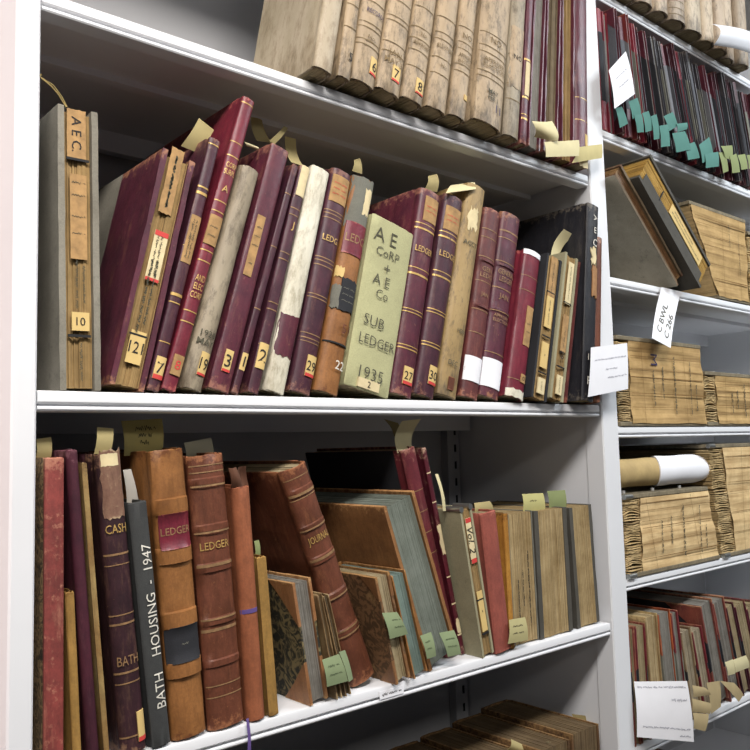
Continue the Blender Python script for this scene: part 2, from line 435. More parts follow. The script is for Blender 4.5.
        if P.get('t'):
            span = abs(xM-xm) if rot % 180 == 0 else ph
            put_text(vs, fs, ms, 1, P['t'], xc, zc+P.get('dz', 0), P.get('s', .008), surf, .0011+po, rot, span*.94, P.get('b', .004), P.get('sh', 0))
        for sc_ in P.get('scr', ()):        # (fraction across, fraction start, fraction end) lines; rot 90 = running up
            if rot % 180 == 0: scribble(vs, fs, ms, 1, (xM-xm)*(sc_[1]-.5), (xM-xm)*(sc_[2]-.5), ph*(sc_[0]-.5), .0015, surf, .0011+po, rnd, 0, P.get('w', .0005), (xc, zc))
            else: scribble(vs, fs, ms, 1, ph*(sc_[1]-.5), ph*(sc_[2]-.5), (xM-xm)*(.5-sc_[0]), .0018, surf, .0011+po, rnd, rot, P.get('w', .0005), (xc, zc))
        if not fs: continue
        me = bpy.data.meshes.new('m'); me.from_pydata(vs, [], fs); me.polygons.foreach_set('material_index', ms)
        link(P.get('name', 'paper_label' if P.get('m') else 'spine_lettering'), me, [P.get('m') or INK, P.get('ink', INK if P.get('t') else PENC), REDP], root, 50)

ROWS = {}
_bk = []
def book(row, z, q, label, Y=0.002, D=.24, h=None, st='s', cat='book', name='ledger_book', group=None, shrink=.99, yaw=0, lift=0, **k):
    """q = pixel corners BL, BR, TL, TR of the spine as read off the photograph; turned into a leaning box of real size"""
    pl = Y+(.6*k.get('b', .008) if st == 's' and k.get('b', .008) is not None else 0)
    P = [at(q[2*i], q[2*i+1], pl) for i in range(4)]
    bl, br, tl, tr = [Vector((p.x, p.z)) for p in P]
    ax = ((tl-bl).normalized()+(tr-br).normalized()).normalized(); lean = math.atan2(ax.x, ax.y)
    nx = Vector((ax.y, -ax.x)); t = max(.004, ((br-bl).dot(nx)+(tr-tl).dot(nx))/2)*shrink
    mid = (bl+br)/2; top = (tl+tr)/2
    z0 = z+t/2*abs(math.sin(lean))+.0003+lift
    x0 = mid.x+(z0-mid.y)*ax.x/ax.y
    if h is None: h = (top-Vector((x0, z0))).dot(ax)
    _bk.append(dict(row=row, x=x0, z=z0, zs=z, lean=lean, t=t, h=h, Y=Y, D=D, st=st, label=label, cat=cat, name=name, group=group, yaw=yaw, k=k, w0=t, lift=lift))
    return _bk[-1]
def corners(b):
    a = b['lean']; ux = (math.cos(a), -math.sin(a)); uz = (math.sin(a), math.cos(a)); r = []
    for s, q in ((-1, 0), (1, 0), (1, 1), (-1, 1)):
        r.append((b['x']+ux[0]*s*b['t']/2+uz[0]*q*b['h'], b['z']+ux[1]*s*b['t']/2+uz[1]*q*b['h']))
    return r
def sep(a, b):          # signed gap between two leaning boxes (negative = overlap)
    A, B = corners(a), corners(b); best = -9
    for o in (a, b):
        for nx, nz in ((math.cos(o['lean']), -math.sin(o['lean'])), (math.sin(o['lean']), math.cos(o['lean']))):
            pa = [x*nx+z*nz for x, z in A]; pb = [x*nx+z*nz for x, z in B]
            best = max(best, min(pb)-max(pa), min(pa)-max(pb))
    return best
WALLS = dict(A=(.0005, .8995), B=(.0005, .8995), C=(.0005, .8995), D=(.0005, .8995), S=(X1+.0005, 9), R3=(X1+.0005, 9), S6=(X1+.0005, 9), T=(X1, 9))
def build_books():
    rows = {}
    for b in _bk: rows.setdefault(b['row'], []).append(b)
    for rn, L in rows.items():
        for o in L: o['mg'] = o['k'].get('wear', .001)*.42+.0003+(.0004 if o['k'].get('corner') else 0)+(.0003 if o['k'].get('bands') else 0)
        for b in L:
            if rn == 'R3': b['h'] = min(b['h'] if b['h'] != 9 else 9, (1.9545-b['z']-b['t']/2*abs(math.sin(b['lean'])))/math.cos(b['lean']))
        for it in range(160):
            bad = 0
            for i in range(len(L)):
                for j in (i+1, i+2):
                    if j >= len(L): continue
                    a, b = L[i], L[j]
                    if min(a['Y']+a['D'], b['Y']+b['D']) < max(a['Y'], b['Y']): continue
                    g = sep(a, b)-.0002-(a['mg']+b['mg'])
                    if g < 0:
                        bad += 1; d = (.0002-g)*.5
                        for o, s in ((a, -1), (b, 1)):
                            o['x'] += s*d*.25
                            if o['t'] > o['w0']*.84: o['t'] -= d*.5
                            # ease the leans together
                        if g < -.0012:
                            m_ = (a['lean']+b['lean'])/2
                            for o in (a, b): o['lean'] += (m_-o['lean'])*.05
                        for o in (a, b): o['z'] = o['zs']+o['t']/2*abs(math.sin(o['lean']))+.0003+o['lift']
            for o in L:
                lo_, hi_ = WALLS.get(rn, (-9, 9)); cx_ = [c[0] for c in corners(o)]
                if min(cx_) < lo_+o['mg']: o['x'] += lo_+o['mg']-min(cx_); bad += min(cx_) < lo_-.0004
                if max(cx_) > hi_-o['mg']: o['x'] -= max(cx_)-hi_+o['mg']; bad += max(cx_) > hi_+.0004
            if not bad: break
        worst = min([sep(L[i], L[i+1]) for i in range(len(L)-1)]+[9])
        print('row', rn, 'n', len(L), 'iters', it, 'worst gap mm', round(worst*1000, 2))
    for i, b in enumerate(_bk):
        r = empty(b['name'], (b['x'], b['Y'], b['z']), (0, b['lean'], b['yaw']))
        tag(r, b['label'], b['cat'], b['group'])
        book_parts(r, b['t'], b['h'], b['D'], b['st'], seed=i, **b['k'])

def stk(f, txt, u=(-.2, .75), h=.016, s=.009, strip=((0, .2),), m=STK, **k):
    return dict(f=f, h=h, u=u, m=m, t=txt, s=s, strip=strip, name='number_label', **k)
def gl(f, txt, s=.008, ink=GILT, u=(-.85, .85), r=0, **k):
    return dict(f=f, h=.05 if 'hh' not in k else k.pop('hh'), u=u, m=None, t=txt, s=s, ink=ink, r=r, **k)

# ------------------------------------------------------------------ upper shelf, left bay
GA = 'record books on the upper shelf'; VL = dict(giltm=plain('7c6848', .85, 0, .2, 'faded_brown_line'), b=None)
def A(q, lab, Y=-.028, **k):
    k.setdefault('D', .135); k.setdefault('h', .348); book('A', ZA, q, lab, Y=Y, group=GA, **k)
A((311,80,332,84,323,0,345,0), 'broad ivory vellum volume showing its plain side cover, leftmost on the upper shelf', cov=IVO, D=.155, wear=.0015)
A((333,84,348,92,345,0,359,0), 'narrow ivory vellum volume marked 5, beside the broad ivory one', cov=VEL, pat=[gl(.09,'5',.011,INK,(0,.9))], gilt=[.2,.29], giltm=VL['giltm'], wear=.0015)
A((349,92,374,98,362,0,388,0), 'buff vellum volume with a yellow label numbered 6', cov=VEL, gilt=[.15,.17,.22,.24,.33,.4], giltm=VL['giltm'], pat=[stk(.085,'6',(.2,.95),.024,.013,((0,.12),)), gl(.29,'RECORDS',.006,BLUEINK,(-.7,.9)), gl(.185,'No.',.006,VL['giltm'])], wear=.0015)
A((375,97,398,106,388,0,415,0), 'wide buff vellum volume with a yellow label numbered 7', cov=VEL, gilt=[.16,.2,.29,.31,.38], giltm=VL['giltm'], pat=[stk(.085,'7',(-.1,.6),.022,.013,((0,.12),)), gl(.155,'JAN.',.009,VL['giltm']), gl(.125,'MAY 31',.008,VL['giltm'])], wear=.0015)
A((400,106,423,113,416,0,438,0), 'buff vellum volume with a yellow label numbered 8', cov=VEL, gilt=[.14,.21,.26,.31,.4], giltm=VL['giltm'], pat=[stk(.07,'8',(-.1,.7),.022,.013,((0,.1),)), gl(.24,'APPROPR.',.006,VL['giltm']), gl(.285,'No.',.006,VL['giltm'])], wear=.0015)
A((424,113,446,124,439,0,460,0), 'buff vellum volume with a dark chipped foot, between numbers 8 and 10', cov=VEL, gilt=[.15,.22,.3,.33,.4], giltm=VL['giltm'], pat=[gl(.27,'ELECTION',.006,VL['giltm']), gl(.19,'No.',.006,VL['giltm'])], wear=.002)
A((447,125,467,130,461,0,481,0), 'buff vellum volume lettered NO. with a small torn yellow label at foot', cov=VEL, gilt=[.2,.23,.3,.33,.4], giltm=VL['giltm'], pat=[gl(.36,'NO.',.008,VL['giltm']), gl(.27,'APPROPR.',.006,VL['giltm']), gl(.245,'ELECTION',.006,VL['giltm']), dict(f=.1,h=.008,u=(.3,.7),m=STK,name='number_label')], wear=.002)
A((468,132,502,142,481,0,511,0), 'thickest buff vellum volume on the upper shelf, numbered 11 at the foot', cov=VEL, Y=-.034, gilt=[.2,.225,.31,.34,.4], giltm=VL['giltm'], pat=[gl(.375,'NO.',.010,VL['giltm']), gl(.28,'APPROPR.',.007,VL['giltm']), gl(.255,'ELECTION',.007,VL['giltm']), gl(.145,'MAY',.007,PENC), gl(.118,'FEB 1',.007,PENC), gl(.08,'11',.012,BLUEINK,(-.1,.9))], wear=.0015)
A((503,142,518,148,512,0,526,0), 'brownish vellum volume with a torn spine wrapper lettered NO.', cov=VELG, gilt=[.17,.24,.38], giltm=VL['giltm'], pat=[dict(f=.37,h=.10,u=(-.9,.98),m=VEL,t='NO.',s=.008,rag=.002,name='spine_wrapper')], wear=.002)
A((518,148,526,150,526,0,533,0), 'slim maroon volume with gilt bands and a long cream spine label', cov=MAR, Y=-.022, gilt=[(.12,.0015),.14,(.40,.0015),(.22,.0015)], pat=[dict(f=.31,h=.055,u=(-.6,.9),m=CREAM,name='paper_label')])
A((527,150,541,153,534,0,547,0), 'maroon board volume turned to show grey page edges, next to slim maroon one', cov=MAR, st='b', pg=PGRY, Y=-.02, wear=.0015, sq=.004)
A((542,153,560,160,548,0,562,0), 'maroon board volume turned to show brown torn page edges', cov=MAR, st='b', pg=PDRK, Y=-.02, wear=.002, jag=.0014, sq=.005)
A((561,158,577,164,563,0,577,0), 'maroon volume with tan page edges, second from the right upright on the upper shelf', cov=MAR, st='b', pg=PTAN, Y=-.02, wear=.002, jag=.0014, sq=.005)
A((578,164,594,171,578,0,591,0), 'red volume with a broken spine foot against the right upright, upper shelf', cov=MAR, Y=-.022, gilt=[.22,.33], pat=[stk(.13,None,(.2,.9),.02,strip=()), dict(f=.02,h=.02,u=(-.7,.9),m=CREAM,rag=.0018,name='spine_patch')], wear=.003)
# ------------------------------------------------------------------ middle shelf, left bay
GB = 'record books on the middle shelf'
def B(q, lab, Y=.002, **k):
    k.setdefault('D', .24); book('B', ZB, q, lab, Y=Y, group=GB, **k)
B((60,391,101,391,57,107,98,109), 'upright grey post binder numbered 10 with tan page edges, at the left upright', cov=GREYB, st='b', pg=PTAN, D=.30, bt=.007, sq=.004, jag=.0006, wear=.0008, ex=[('post',.795,.05),('post',.19,.05)], pat=[
  dict(f=.905,h=.050,u=(-.52,.42),m=LABT,t='A E C.',r=-90,s=.0095,rag=.0005,name='paper_label'), dict(f=.61,h=.084,u=(-.40,.42),m=LABT,scr=[(v,.1,.9) for v in(.3,.5,.75,.9)],name='handwritten_label'),
  dict(f=.815,h=.0025,u=(-.56,.56),m=DARK,name='strap'), dict(f=.19,h=.0025,u=(-.56,.56),m=DARK,name='strap'), dict(f=.24,h=.018,u=(-.38,.48),m=STK,t='10',s=.008,name='number_label'),
  dict(f=.37,h=.06,u=(-.4,.5),m=None,scr=[(.3,.1,.9),(.7,.2,.8)],w=.0007,r=90), dict(f=.1,h=.045,u=(-.4,.5),m=None,scr=[(.5,.1,.9)],w=.0007,r=90)])
B((112,389,145,391,158,148,202,161), 'thick maroon volume with tan page edges and a paper label numbered 121', cov=MARB, side=GREYB, st='s' if 0 else 'b', pg=PTAN, D=.27, bt=.0085, sq=.004, lw=.02, fw=.10, jag=.0006, wear=.002, pat=[
  dict(f=.88,h=.075,u=(-.45,.32),m=LABT,scr=[(.5,.1,.9,)],w=.002,rag=.001,r=90,name='page_flap'), dict(f=.55,h=.055,u=(-.35,.45),m=CREAM,scr=[(.3,.1,.9),(.6,.1,.9)],r=90,strip=[(.9,1.),(0,.06)],name='paper_label'),
  dict(f=.165,h=.034,u=(-.42,.45),m=STK,t='121',s=.012,name='number_label'), dict(f=.215,h=.002,u=(-.5,.5),m=DARK,name='strap'), dict(f=.38,h=.1,u=(-.4,.4),m=None,scr=[(.3,.1,.9),(.7,.2,.9)],w=.001,r=90)])
B((143,391,156,393,205,137,222,141), 'slim dark maroon gilt-banded volume with a small yellow label numbered 7', cov=MARD, side=MARD, D=.22, gilt=[.97,(.79,.0009),(.765,.0016),(.36,.0018),.33,(.55,.0005),(.18,.0005)], pat=[dict(f=.58,h=.055,u=(-.8,.9),m=LABT,scr=[(.3,.1,.9),(.6,.1,.9)],r=90,name='paper_label'), stk(.085,'7',(-.7,.9),.024,.012)])
B((158,392,174,394,240,97,255,101), 'tall thin bright red ledger with gilt lines, tallest on the middle shelf', cov=RED, D=.25, gilt=[.975,.83,.78,.62,.585,.45,.415,.25,.215], pat=[gl(.735,'CORP\nSURPL',.0065,hh=.03), gl(.665,'A',.008), gl(.33,'AND\nELEC\nCORP',.0072,hh=.04), dict(f=.52,h=.035,u=(-.9,.9),m=LABT,scr=[(.3,.1,.9),(.6,.1,.9)],name='paper_label'), dict(f=.08,h=.022,u=(-.6,.8),m=LABT,t='8',ink=REDP,s=.010,name='number_label')])
B((176,392,203,394,240,166,260,172), 'frayed grey vellum roll-backed volume with a yellow label numbered 19', cov=VELG, D=.22, wear=.003, b=.013, pat=[stk(.115,'19',(-.1,.75),.026,.013,((0,.1),)), gl(.22,'1920\nMAY',.007,PENC)])
B((205,394,230,396,269,144,292,149), 'thick maroon leather volume with a tan side label, numbered 3', cov=MAR, D=.24, b=.004, wear=.0015, pat=[dict(f=.57,h=.075,u=(-.6,.2),m=LABT,scr=[(.5,.1,.9),(.65,.1,.8),(.8,.2,.8),(.2,.3,.7)],name='paper_label'), stk(.115,'3',(-.35,.4),.025,.014,((0,.12),))])
B((230,395,240,396,293,165,301,167), 'very thin dark maroon volume with a faded label numbered 1', cov=MARD, D=.21, giltm=DULLGILT, gilt=[.62,.35,.86], pat=[stk(.13,'1',(-.8,.8),.02,.012,())])
B((241,396,257,397,296,165,308,168), 'thin maroon ledger lettered J with a cream top label, numbered 2', cov=MARD, D=.21, giltm=DULLGILT, gilt=[.8,.77,.6,.57,.38,.35,.2], wear=.0015, pat=[dict(f=.93,h=.040,u=(-.7,.9),m=CREAM,name='paper_label'), gl(.72,'J',.009), stk(.155,'2',(-.8,.8),.03,.015,())])
B((259,396,284,398,308,165,331,171), 'white vellum spined volume with a maroon leather patch near its foot', cov=WVEL, side=MAR, D=.22, lw=.012, wear=.002, pat=[dict(f=.24,h=.05,u=(-.97,.97),m=MAR,rag=.0018,name='leather_patch')])
B((286,397,309,399,330,168,352,174), 'maroon ledger lettered LEDG. with gilt double lines, numbered 29', cov=MARD, D=.22, giltm=DULLGILT, gilt=[.80,.785,.765,.585,.57,.55,.42,.405,.25,.23,(.215,.0005)], wear=.0015, pat=[dict(f=.905,h=.036,u=(-.85,.85),m=LABT,scr=[(.3,.1,.9),(.5,.1,.9),(.7,.1,.9)],ink=REDP,name='paper_label'), gl(.675,'LEDG.',.008), stk(.12,'29',(-.1,.85),.026,.012,((0,.15),))])
B((312,399,338,400,352,175,376,184), 'repaired brown calf volume with grey head, red title and torn dark label', cov=TAN, D=.23, wear=.002, b=.012, pat=[
  dict(f=.87,h=.072,u=(-.99,.99),m=GREYC,rag=.002,name='cloth_repair'), dict(f=.89,h=.035,u=(.1,.7),m=CREAM,rag=.0018,name='torn_label'), dict(f=.70,h=.043,u=(-.9,.98),m=RED,t='LEDG.',ink=DULLGILT,s=.011,name='title_label'), dict(f=.535,h=.012,u=(-.99,-.5),m=STK,rag=.0018,name='torn_label'),
  dict(f=.44,h=.040,u=(-.55,.98),m=LBLK,rag=.0018,scr=[(v,.1,.9) for v in(.3,.5,.7)],ink=GREYC,name='torn_label'), dict(f=.42,h=.03,u=(-.99,-.56),m=GREYC,rag=.0018,name='cloth_repair'), dict(f=.22,h=.002,u=(-.98,.98),m=DARK,name='spine_crack'), gl(.29,'51',.012,BRN,(-.1,.9)), gl(.13,'22',.011,WINK,(-.1,.9))])
B((340,400,387,402,370,214,415,232), 'pale green cloth sub ledger hand-lettered with the year 1935', cov=GRN, D=.20, b=.003, wear=.0004, pat=[
  gl(.895,'A E',.019,PENC,(-.88,.28),b=-.006), gl(.80,'CoRP',.012,PENC,(-.82,.65),b=-.006), gl(.715,'+',.016,PENC,(-.3,.25),b=-.006), gl(.635,'A E',.014,PENC,(-.8,.4),b=-.006), gl(.555,'Co',.012,PENC,(-.5,.35),b=-.006),
  gl(.39,'SUB',.014,PENC,(-.8,.35),b=-.006), gl(.28,'LEDGER',.013,PENC,(-.8,.92),b=-.006), gl(.095,'1935',.016,PENC,(-.65,.65),b=-.006),
  dict(f=.036,h=.012,u=(-.5,.45),m=CREAM,t='2',s=.008,r=0,name='number_label')])
B((390,402,411,403,419,189,443,194), 'maroon LEDGER with gilt double bands and label 27, right of the green one', cov=MAR, D=.26, gilt=[.82,(.795,.0012),.60,(.57,.0014),.40,(.385,.0006),.23,(.215,.0008)], wear=.0018, pat=[dict(f=.90,h=.036,u=(-.55,.8),m=LABT,scr=[(.4,.1,.9),(.6,.1,.9)],ink=REDP,name='paper_label'), gl(.695,'LEDGER',.0085), stk(.095,'27',(-.3,.6),.024,.011,((0,.18),))])
B((412,403,433,404,444,193,465,201), 'darker maroon LEDGER with gilt double bands and label 30', cov=MARD, D=.26, gilt=[.80,(.775,.0012),.60,(.575,.0012),.41,(.395,.0006),.25,(.235,.0008)], wear=.0018, pat=[dict(f=.875,h=.036,u=(-.8,.8),m=LABT,scr=[(.4,.1,.9),(.6,.1,.9)],ink=REDP,name='paper_label'), gl(.69,'LEDGE',.0085), stk(.105,'30',(-.1,.8),.026,.012,((0,.15),))])
B((435,404,456,404,465,181,489,192), 'yellowed vellum volume with a ragged head and a white torn patch', cov=VELY, D=.23, wear=.003, b=.011, pat=[dict(f=.83,h=.032,u=(-.6,.3),m=CREAM,rag=.005,name='torn_label'), gl(.71,'ACCT.',.007,PENC), gl(.3,'HERR',.006,PENC,(-.2,.7)), gl(.15,'DEC.',.007,PENC,(-.6,.4)), dict(f=.06,h=.018,u=(-.3,.25),m=BRN,name='number_label')])
B((457,404,477,405,482,207,501,212), 'brown leather GENERAL LEDGER with a plain white band near the foot', cov=ROSY, D=.22, giltm=DULLGILT, gilt=[.88,.835,.73,.6,.45,.33], bands=[(.71,.0015),(.47,.0015)], pat=[gl(.65,'GEN.\nLEDG.',.007,DULLGILT,hh=.02), gl(.53,'JAN.',.006,DULLGILT), dict(f=.145,h=.036,u=(-.98,.98),m=CREAM if 0 else WHITEP,name='paper_band')])
B((478,405,499,405,502,212,522,218), 'dark maroon GENERAL LEDGER lettered JAN. with a wide white band at foot', cov=MARB, D=.22, giltm=DULLGILT, gilt=[(.89,.0012),.85,.72,(.575,.0008),.45,.23], bands=[(.70,.0015),(.46,.0015)], pat=[gl(.645,'GENERAL\nLEDGER',.008,DULLGILT,hh=.02), gl(.53,'JAN.',.008,DULLGILT), gl(.415,'APPROPR.\nELECTION',.005,DULLGILT,hh=.02), dict(f=.125,h=.042,u=(-.98,.98),m=WHITEP,name='paper_band')])
B((503,404,524,405,523,250,543,256), 'red spring-back ledger with white caps and a tan spine label', cov=RED, Y=-.008, D=.22, b=.010, giltm=DULLGILT, gilt=[(.82,.0005),(.72,.0005),(.12,.0005)], pat=[dict(f=.49,h=.062,u=(-.15,.7),m=LABT,scr=[(.35,.2,.8),(.55,.2,.8)],name='paper_label'), dict(f=.985,h=.008,u=(-.98,.98),m=WHITEP,name='end_cap'), dict(f=.03,h=.012,u=(-.98,.98),m=WVEL,rag=.001,name='end_cap'), dict(f=.14,h=.013,u=(.1,.7),m=LABT,t='O',s=.006,name='number_label')])
B((528,405,547,405,545,254,563,258), 'black binder with tan page-edge labels between the red ledger and olive binder', cov=LBLK, Y=-.014, st='b', pg=PTAN, D=.21, bt=.0045, sq=.002, wear=.0003, pat=[dict(f=.8,h=.09,u=(-.4,.45),m=LABT,name='paper_label',scr=[(.5,.1,.9)],r=90), dict(f=.74,h=.0018,u=(-.5,.5),m=DARK,name='strap'), dict(f=.6,h=.05,u=(-.42,.45),m=STK,scr=[(.5,.1,.9)],r=90,name='paper_label'), dict(f=.43,h=.0018,u=(-.5,.5),m=DARK,name='strap'), dict(f=.3,h=.04,u=(-.42,.45),m=STK,name='paper_label',t='-',r=90), dict(f=.18,h=.0018,u=(-.5,.5),m=DARK,name='strap'), dict(f=.09,h=.024,u=(-.42,.45),m=CREAM,scr=[(.5,.2,.8)],r=90,name='paper_label')])
B((549,405,566,405,566,253,583,258), 'olive grey cloth binder numbered 63 with tan page edges', cov=OLIVE, Y=-.018, side=OLIVE, st='b', pg=PTAN, D=.21, bt=.0055, sq=.002, wear=.0004, pat=[dict(f=.8,h=.07,u=(-.3,.5),m=CREAM,scr=[(.5,.1,.9)],r=90,name='paper_label'), dict(f=.66,h=.0018,u=(-.5,.6),m=DARK,name='strap'), dict(f=.45,h=.06,u=(-.3,.5),m=LABT,scr=[(.5,.1,.6)],r=90,name='paper_label'), dict(f=.3,h=.03,u=(-.5,.5),m=None,t='63',s=.010,r=90), dict(f=.22,h=.0018,u=(-.5,.6),m=DARK,name='strap'), dict(f=.1,h=.03,u=(-.3,.5),m=CREAM,scr=[(.5,.1,.9)],r=90,name='paper_label')])
B((568,405,572,405,583,262,588,264), 'thin pale brown booklet pressed between the olive binder and tall black book', cov=ROSY, Y=-.02, st='b', pg=PCRM, D=.2, wear=.0003)
B((575,405,590,405,578,200,592,203), 'tall black volume marked AEC in white beside the right upright', cov=BLK, Y=-.031, D=.30, b=.004, lw=.05, wear=.0015, pat=[gl(.93,'A',.010,WINK,(-.5,.95),-90), gl(.865,'E',.010,WINK,(-.5,.95)), gl(.80,'C',.012,WINK,(-.5,.95)), dict(f=.73,h=.025,u=(-.3,.5),m=CREAM,rag=.005,name='torn_label'), dict(f=.60,h=.05,u=(-.1,.95),m=leather('b08458','8c6440','5a4030',.4),rag=.003,name='leather_scrap'), gl(.215,'1 9',.010,WINK), gl(.10,'PS',.013,WINK)])
B((591,405,598,405,593,236,600,238), 'thin brown marbled volume squeezed behind the card at the right upright', cov=BRN, D=.2, Y=-.027, wear=.001)
# ------------------------------------------------------------------ lower shelf, left bay
GC = 'record books on the lower shelf'
def Cc(q, lab, Y=.0, **k):
    k.setdefault('D', .24); book('C', ZC, q, lab, Y=Y, group=GC, **k)
MB1 = marbled('8a7250', '50402c', '2a241c', 110)
Cc((43,750,65,750,45,457,64.5,457), 'thin volume with worn red spine and brown marbled cover at left upright', cov=REDW, side=MB1, D=.22, lw=.004, b=.002, wear=.0008)
Cc((71,750,84,750,66,590,75,592), 'short thin yellow leather booklet leaning beside the red-spined volume', cov=YEL, D=.16, b=.003, wear=.0008)
Cc((85,750,101,750,64,449,78.6,449), 'purple maroon thin volume leaning behind the yellow booklet', cov=PURP, side=LBLK, D=.26, b=.006, wear=.001)
Cc((101.5,750,109,750,79,462,86,462), 'very thin tan booklet with ragged spine, right of the purple volume', cov=leather('a08858', '806038', '4c3828', .6), D=.2, b=.001, wear=.001)
Cc((120,750,149,750,94,452,122,452), 'dark CASH BATH book with a worn pale patch at its head', cov=DKB, side=PURP, D=.25, b=.010, lw=.02, wear=.0015, giltm=DULLGILT, gilt=[(.66,.001),(.625,.0005),.46,(.43,.001),(.27,.001),.235,(.06,.0008)], pat=[
  dict(f=.893,h=.066,u=(-.78,.85),m=leather('8c6c58','6c4c40','b8a080',.7),rag=.002,name='worn_patch'), dict(f=.975,h=.012,u=(-.7,.6),m=CREAM,rag=.0006,name='torn_head'), gl(.745,'CASH',.0085), gl(.31,'BATH',.009,DULLGILT), stk(.085,None,(.25,.95),.028,strip=((0,.15),))])
Cc((151,750,171,750,125,502,147,501), 'charcoal binder hand-lettered in white BATH HOUSING - 1947', cov=CHAR, D=.24, b=.003, wear=.0003, pat=[gl(.49,'BATH    HOUSING  -  1947',.0098,WINK,(-.3,.95),90,hh=.262,b=-.002)])
Cc((172,730,206,734,147,450,184,448), 'big tan calf volume with thick raised bands and a red title label', cov=TAN, D=.25, b=.011, wear=.0012, bands=[(.80,.0075),(.63,.0075),(.41,.0075),(.24,.0075)], pat=[dict(f=.715,h=.036,u=(-.85,.95),m=RED,t='LEDGER',ink=DULLGILT,s=.0075,name='title_label'), dict(f=.325,h=.036,u=(-.97,.97),m=LBLK,rag=0,scr=[(.5,.4,.6)],ink=GREYC,name='dark_label')])
Cc((209,736,246,729,187,455,223,453), 'brown leather LEDGER with ribbed gilt bands and a rubbed foot', cov=BRN, D=.24, b=.010, wear=.0012, giltm=DULLGILT, gilt=[.96,.935,(.885,.001),(.655+.06,.001),(.595,.0022),(.40,.001),(.36,.0022),.16,.12], bands=[(.90,.003),(.73,.003),(.585,.004),(.39,.003),(.24,.003)], pat=[gl(.665,'LEDGER',.008)])
Cc((248,724,266,721,231,487,251,485), 'narrow orange leather volume tied with a purple ribbon', cov=ORG, D=.20, b=.009, Y=-.002, wear=.0008, pat=[dict(f=.466,h=.0045,u=(-.98,.98),m=plain('5a4680', .7, 0, .1, 'purple_ribbon_cloth'),name='purple_ribbon')])
Cc((267,718,280,717,256,557,265,556), 'short thin yellow booklet leaning on the orange volume', cov=YEL, D=.15, b=.001, wear=.0008)
MB2 = marbled('7a6c48', '26251c', '8a7850', 55)
Cc((314,716,336,704,297,583,317,575), 'small volume with green-black marbled cover and tan corners, page edges outward', cov=leather('a87850','8c5f3c','c09868',.5), side=MB2, st='b', pg=PGRY, D=.135, bt=.003, corner=.050, lw=.02, wear=.0015)
Cc((335,706,344,703,314,594,321,594), 'frayed tan pamphlet with a pale green flag, left of its pair', cov=leather('947a54','70543a','b8a078',.7), st='b', pg=PDRK, D=.13, wear=.002, Y=-.004, name='pamphlet', cat='pamphlet')
Cc((345,703,353,700,322,595,327,595), 'frayed tan pamphlet against the brown JOURNAL, right of its pair', cov=leather('8c7450','6a5038','b8a078',.7), st='b', pg=PDRK, D=.13, wear=.002, Y=-.002, name='pamphlet', cat='pamphlet')
Cc((352,695,377,681,274,473,305,459), 'large brown leather JOURNAL with ribbed bands leaning left', cov=BRN, D=.25, Y=.012, b=.012, wear=.0012, giltm=DULLGILT, gilt=[.955,(.885,.0016),.865,(.73,.001),(.595,.0022),(.41,.001),(.26,.001),(.235,.001)], bands=[(.895,.003),(.735,.003),(.59,.004),(.42,.003),(.25,.003)], pat=[gl(.675,'JOURNAL',.0085,GILT)])
Cc((398,690,412,687,374,575,390,574), 'small brown marbled volume with cream page edges in front of the suede ledger', cov=leather('8c6440','6c482c','b08858',.6), side=marbled('7a5838','50381f','8c6c44',60), st='b', pg=PCRM, D=.13, Y=-.008, bt=.0035, lw=.03, corner=.03, wear=.0015)
Cc((415,686,432,681,392,573,406,572), 'small volume with teal page edges and tan leather boards', cov=leather('a0703c','80542c','c09060',.4), st='b', pg=PTEAL, D=.13, Y=-.006, bt=.002, wear=.0008)
Cc((433,678,463,662,378,504,420,492), 'big suede-covered ledger with grey green page edges leaning left', cov=SUEDE, st='b', pg=PGT, D=.24, Y=.004, bt=.0052, sq=.004, wear=.0008, jag=.0002)
Cc((455,668,470,664,401,449,424,447), 'dark-sided red spined tall volume leaning left behind the suede ledger', cov=leather('6c2a30','521e26','a07060',.4), side=LBLK, D=.22, Y=.03, b=.006, lw=.014, wear=.001, giltm=DULLGILT, gilt=[.8,.7,.6,.5], shrink=.95)
Cc((472,664,478,662,424,448,431,450), 'narrow dark red volume with white bands, left of the beige binder', cov=leather('5c1c28','461420','b89880',.5), D=.2, Y=.03, b=.002, wear=.001, gilt=[(.88,.0008),(.74,.0008),(.38,.001),(.25,.001),(.1,.001)], giltm=CREAM, pat=[dict(f=.56,h=.04,u=(-.9,.5),m=CREAM,rag=.0018,name='torn_label'), dict(f=.14,h=.02,u=(-.7,.7),m=CREAM,rag=.0018,name='torn_label')])
Cc((472,662,487,656,444,511,461,508), 'beige metal-capped binder with red bordered labels', cov=OLIVE, st='b', pg=PTAN, D=.22, bt=.004, sq=.002, wear=.0002, ex=[('cap',)], pat=[dict(f=.78,h=.062,u=(-.4,.5),m=CREAM,strip=[(.9,1),(0,.1)],t='Vol. 2',r=-90,s=.011,sh=.3,name='paper_label'), dict(f=.65,h=.0018,u=(-.5,.6),m=DARK,name='strap'), dict(f=.30,h=.055,u=(-.4,.5),m=STK,t='-',r=90,name='paper_label'), dict(f=.38,h=.0018,u=(-.5,.6),m=DARK,name='strap'), dict(f=.15,h=.0018,u=(-.5,.6),m=DARK,name='strap')])
FOLD = plain('8c4a3c', .8, 0, .1, 'folder_card', 30)
Cc((488,657,507,654,480,512,500,511), 'rust red card folder with pleated edge', cov=leather('9a5244','84443a','a86454',.1,.8), D=.2, b=.004, wear=.0004, Y=-.004)
Cc((508,652,514,650,501,513,506,513), 'thin orange yellow boarded booklet beside the rust red folder', cov=leather('b8863c','966428','50341c',.6), st='s', D=.16, b=.002, wear=.0015)
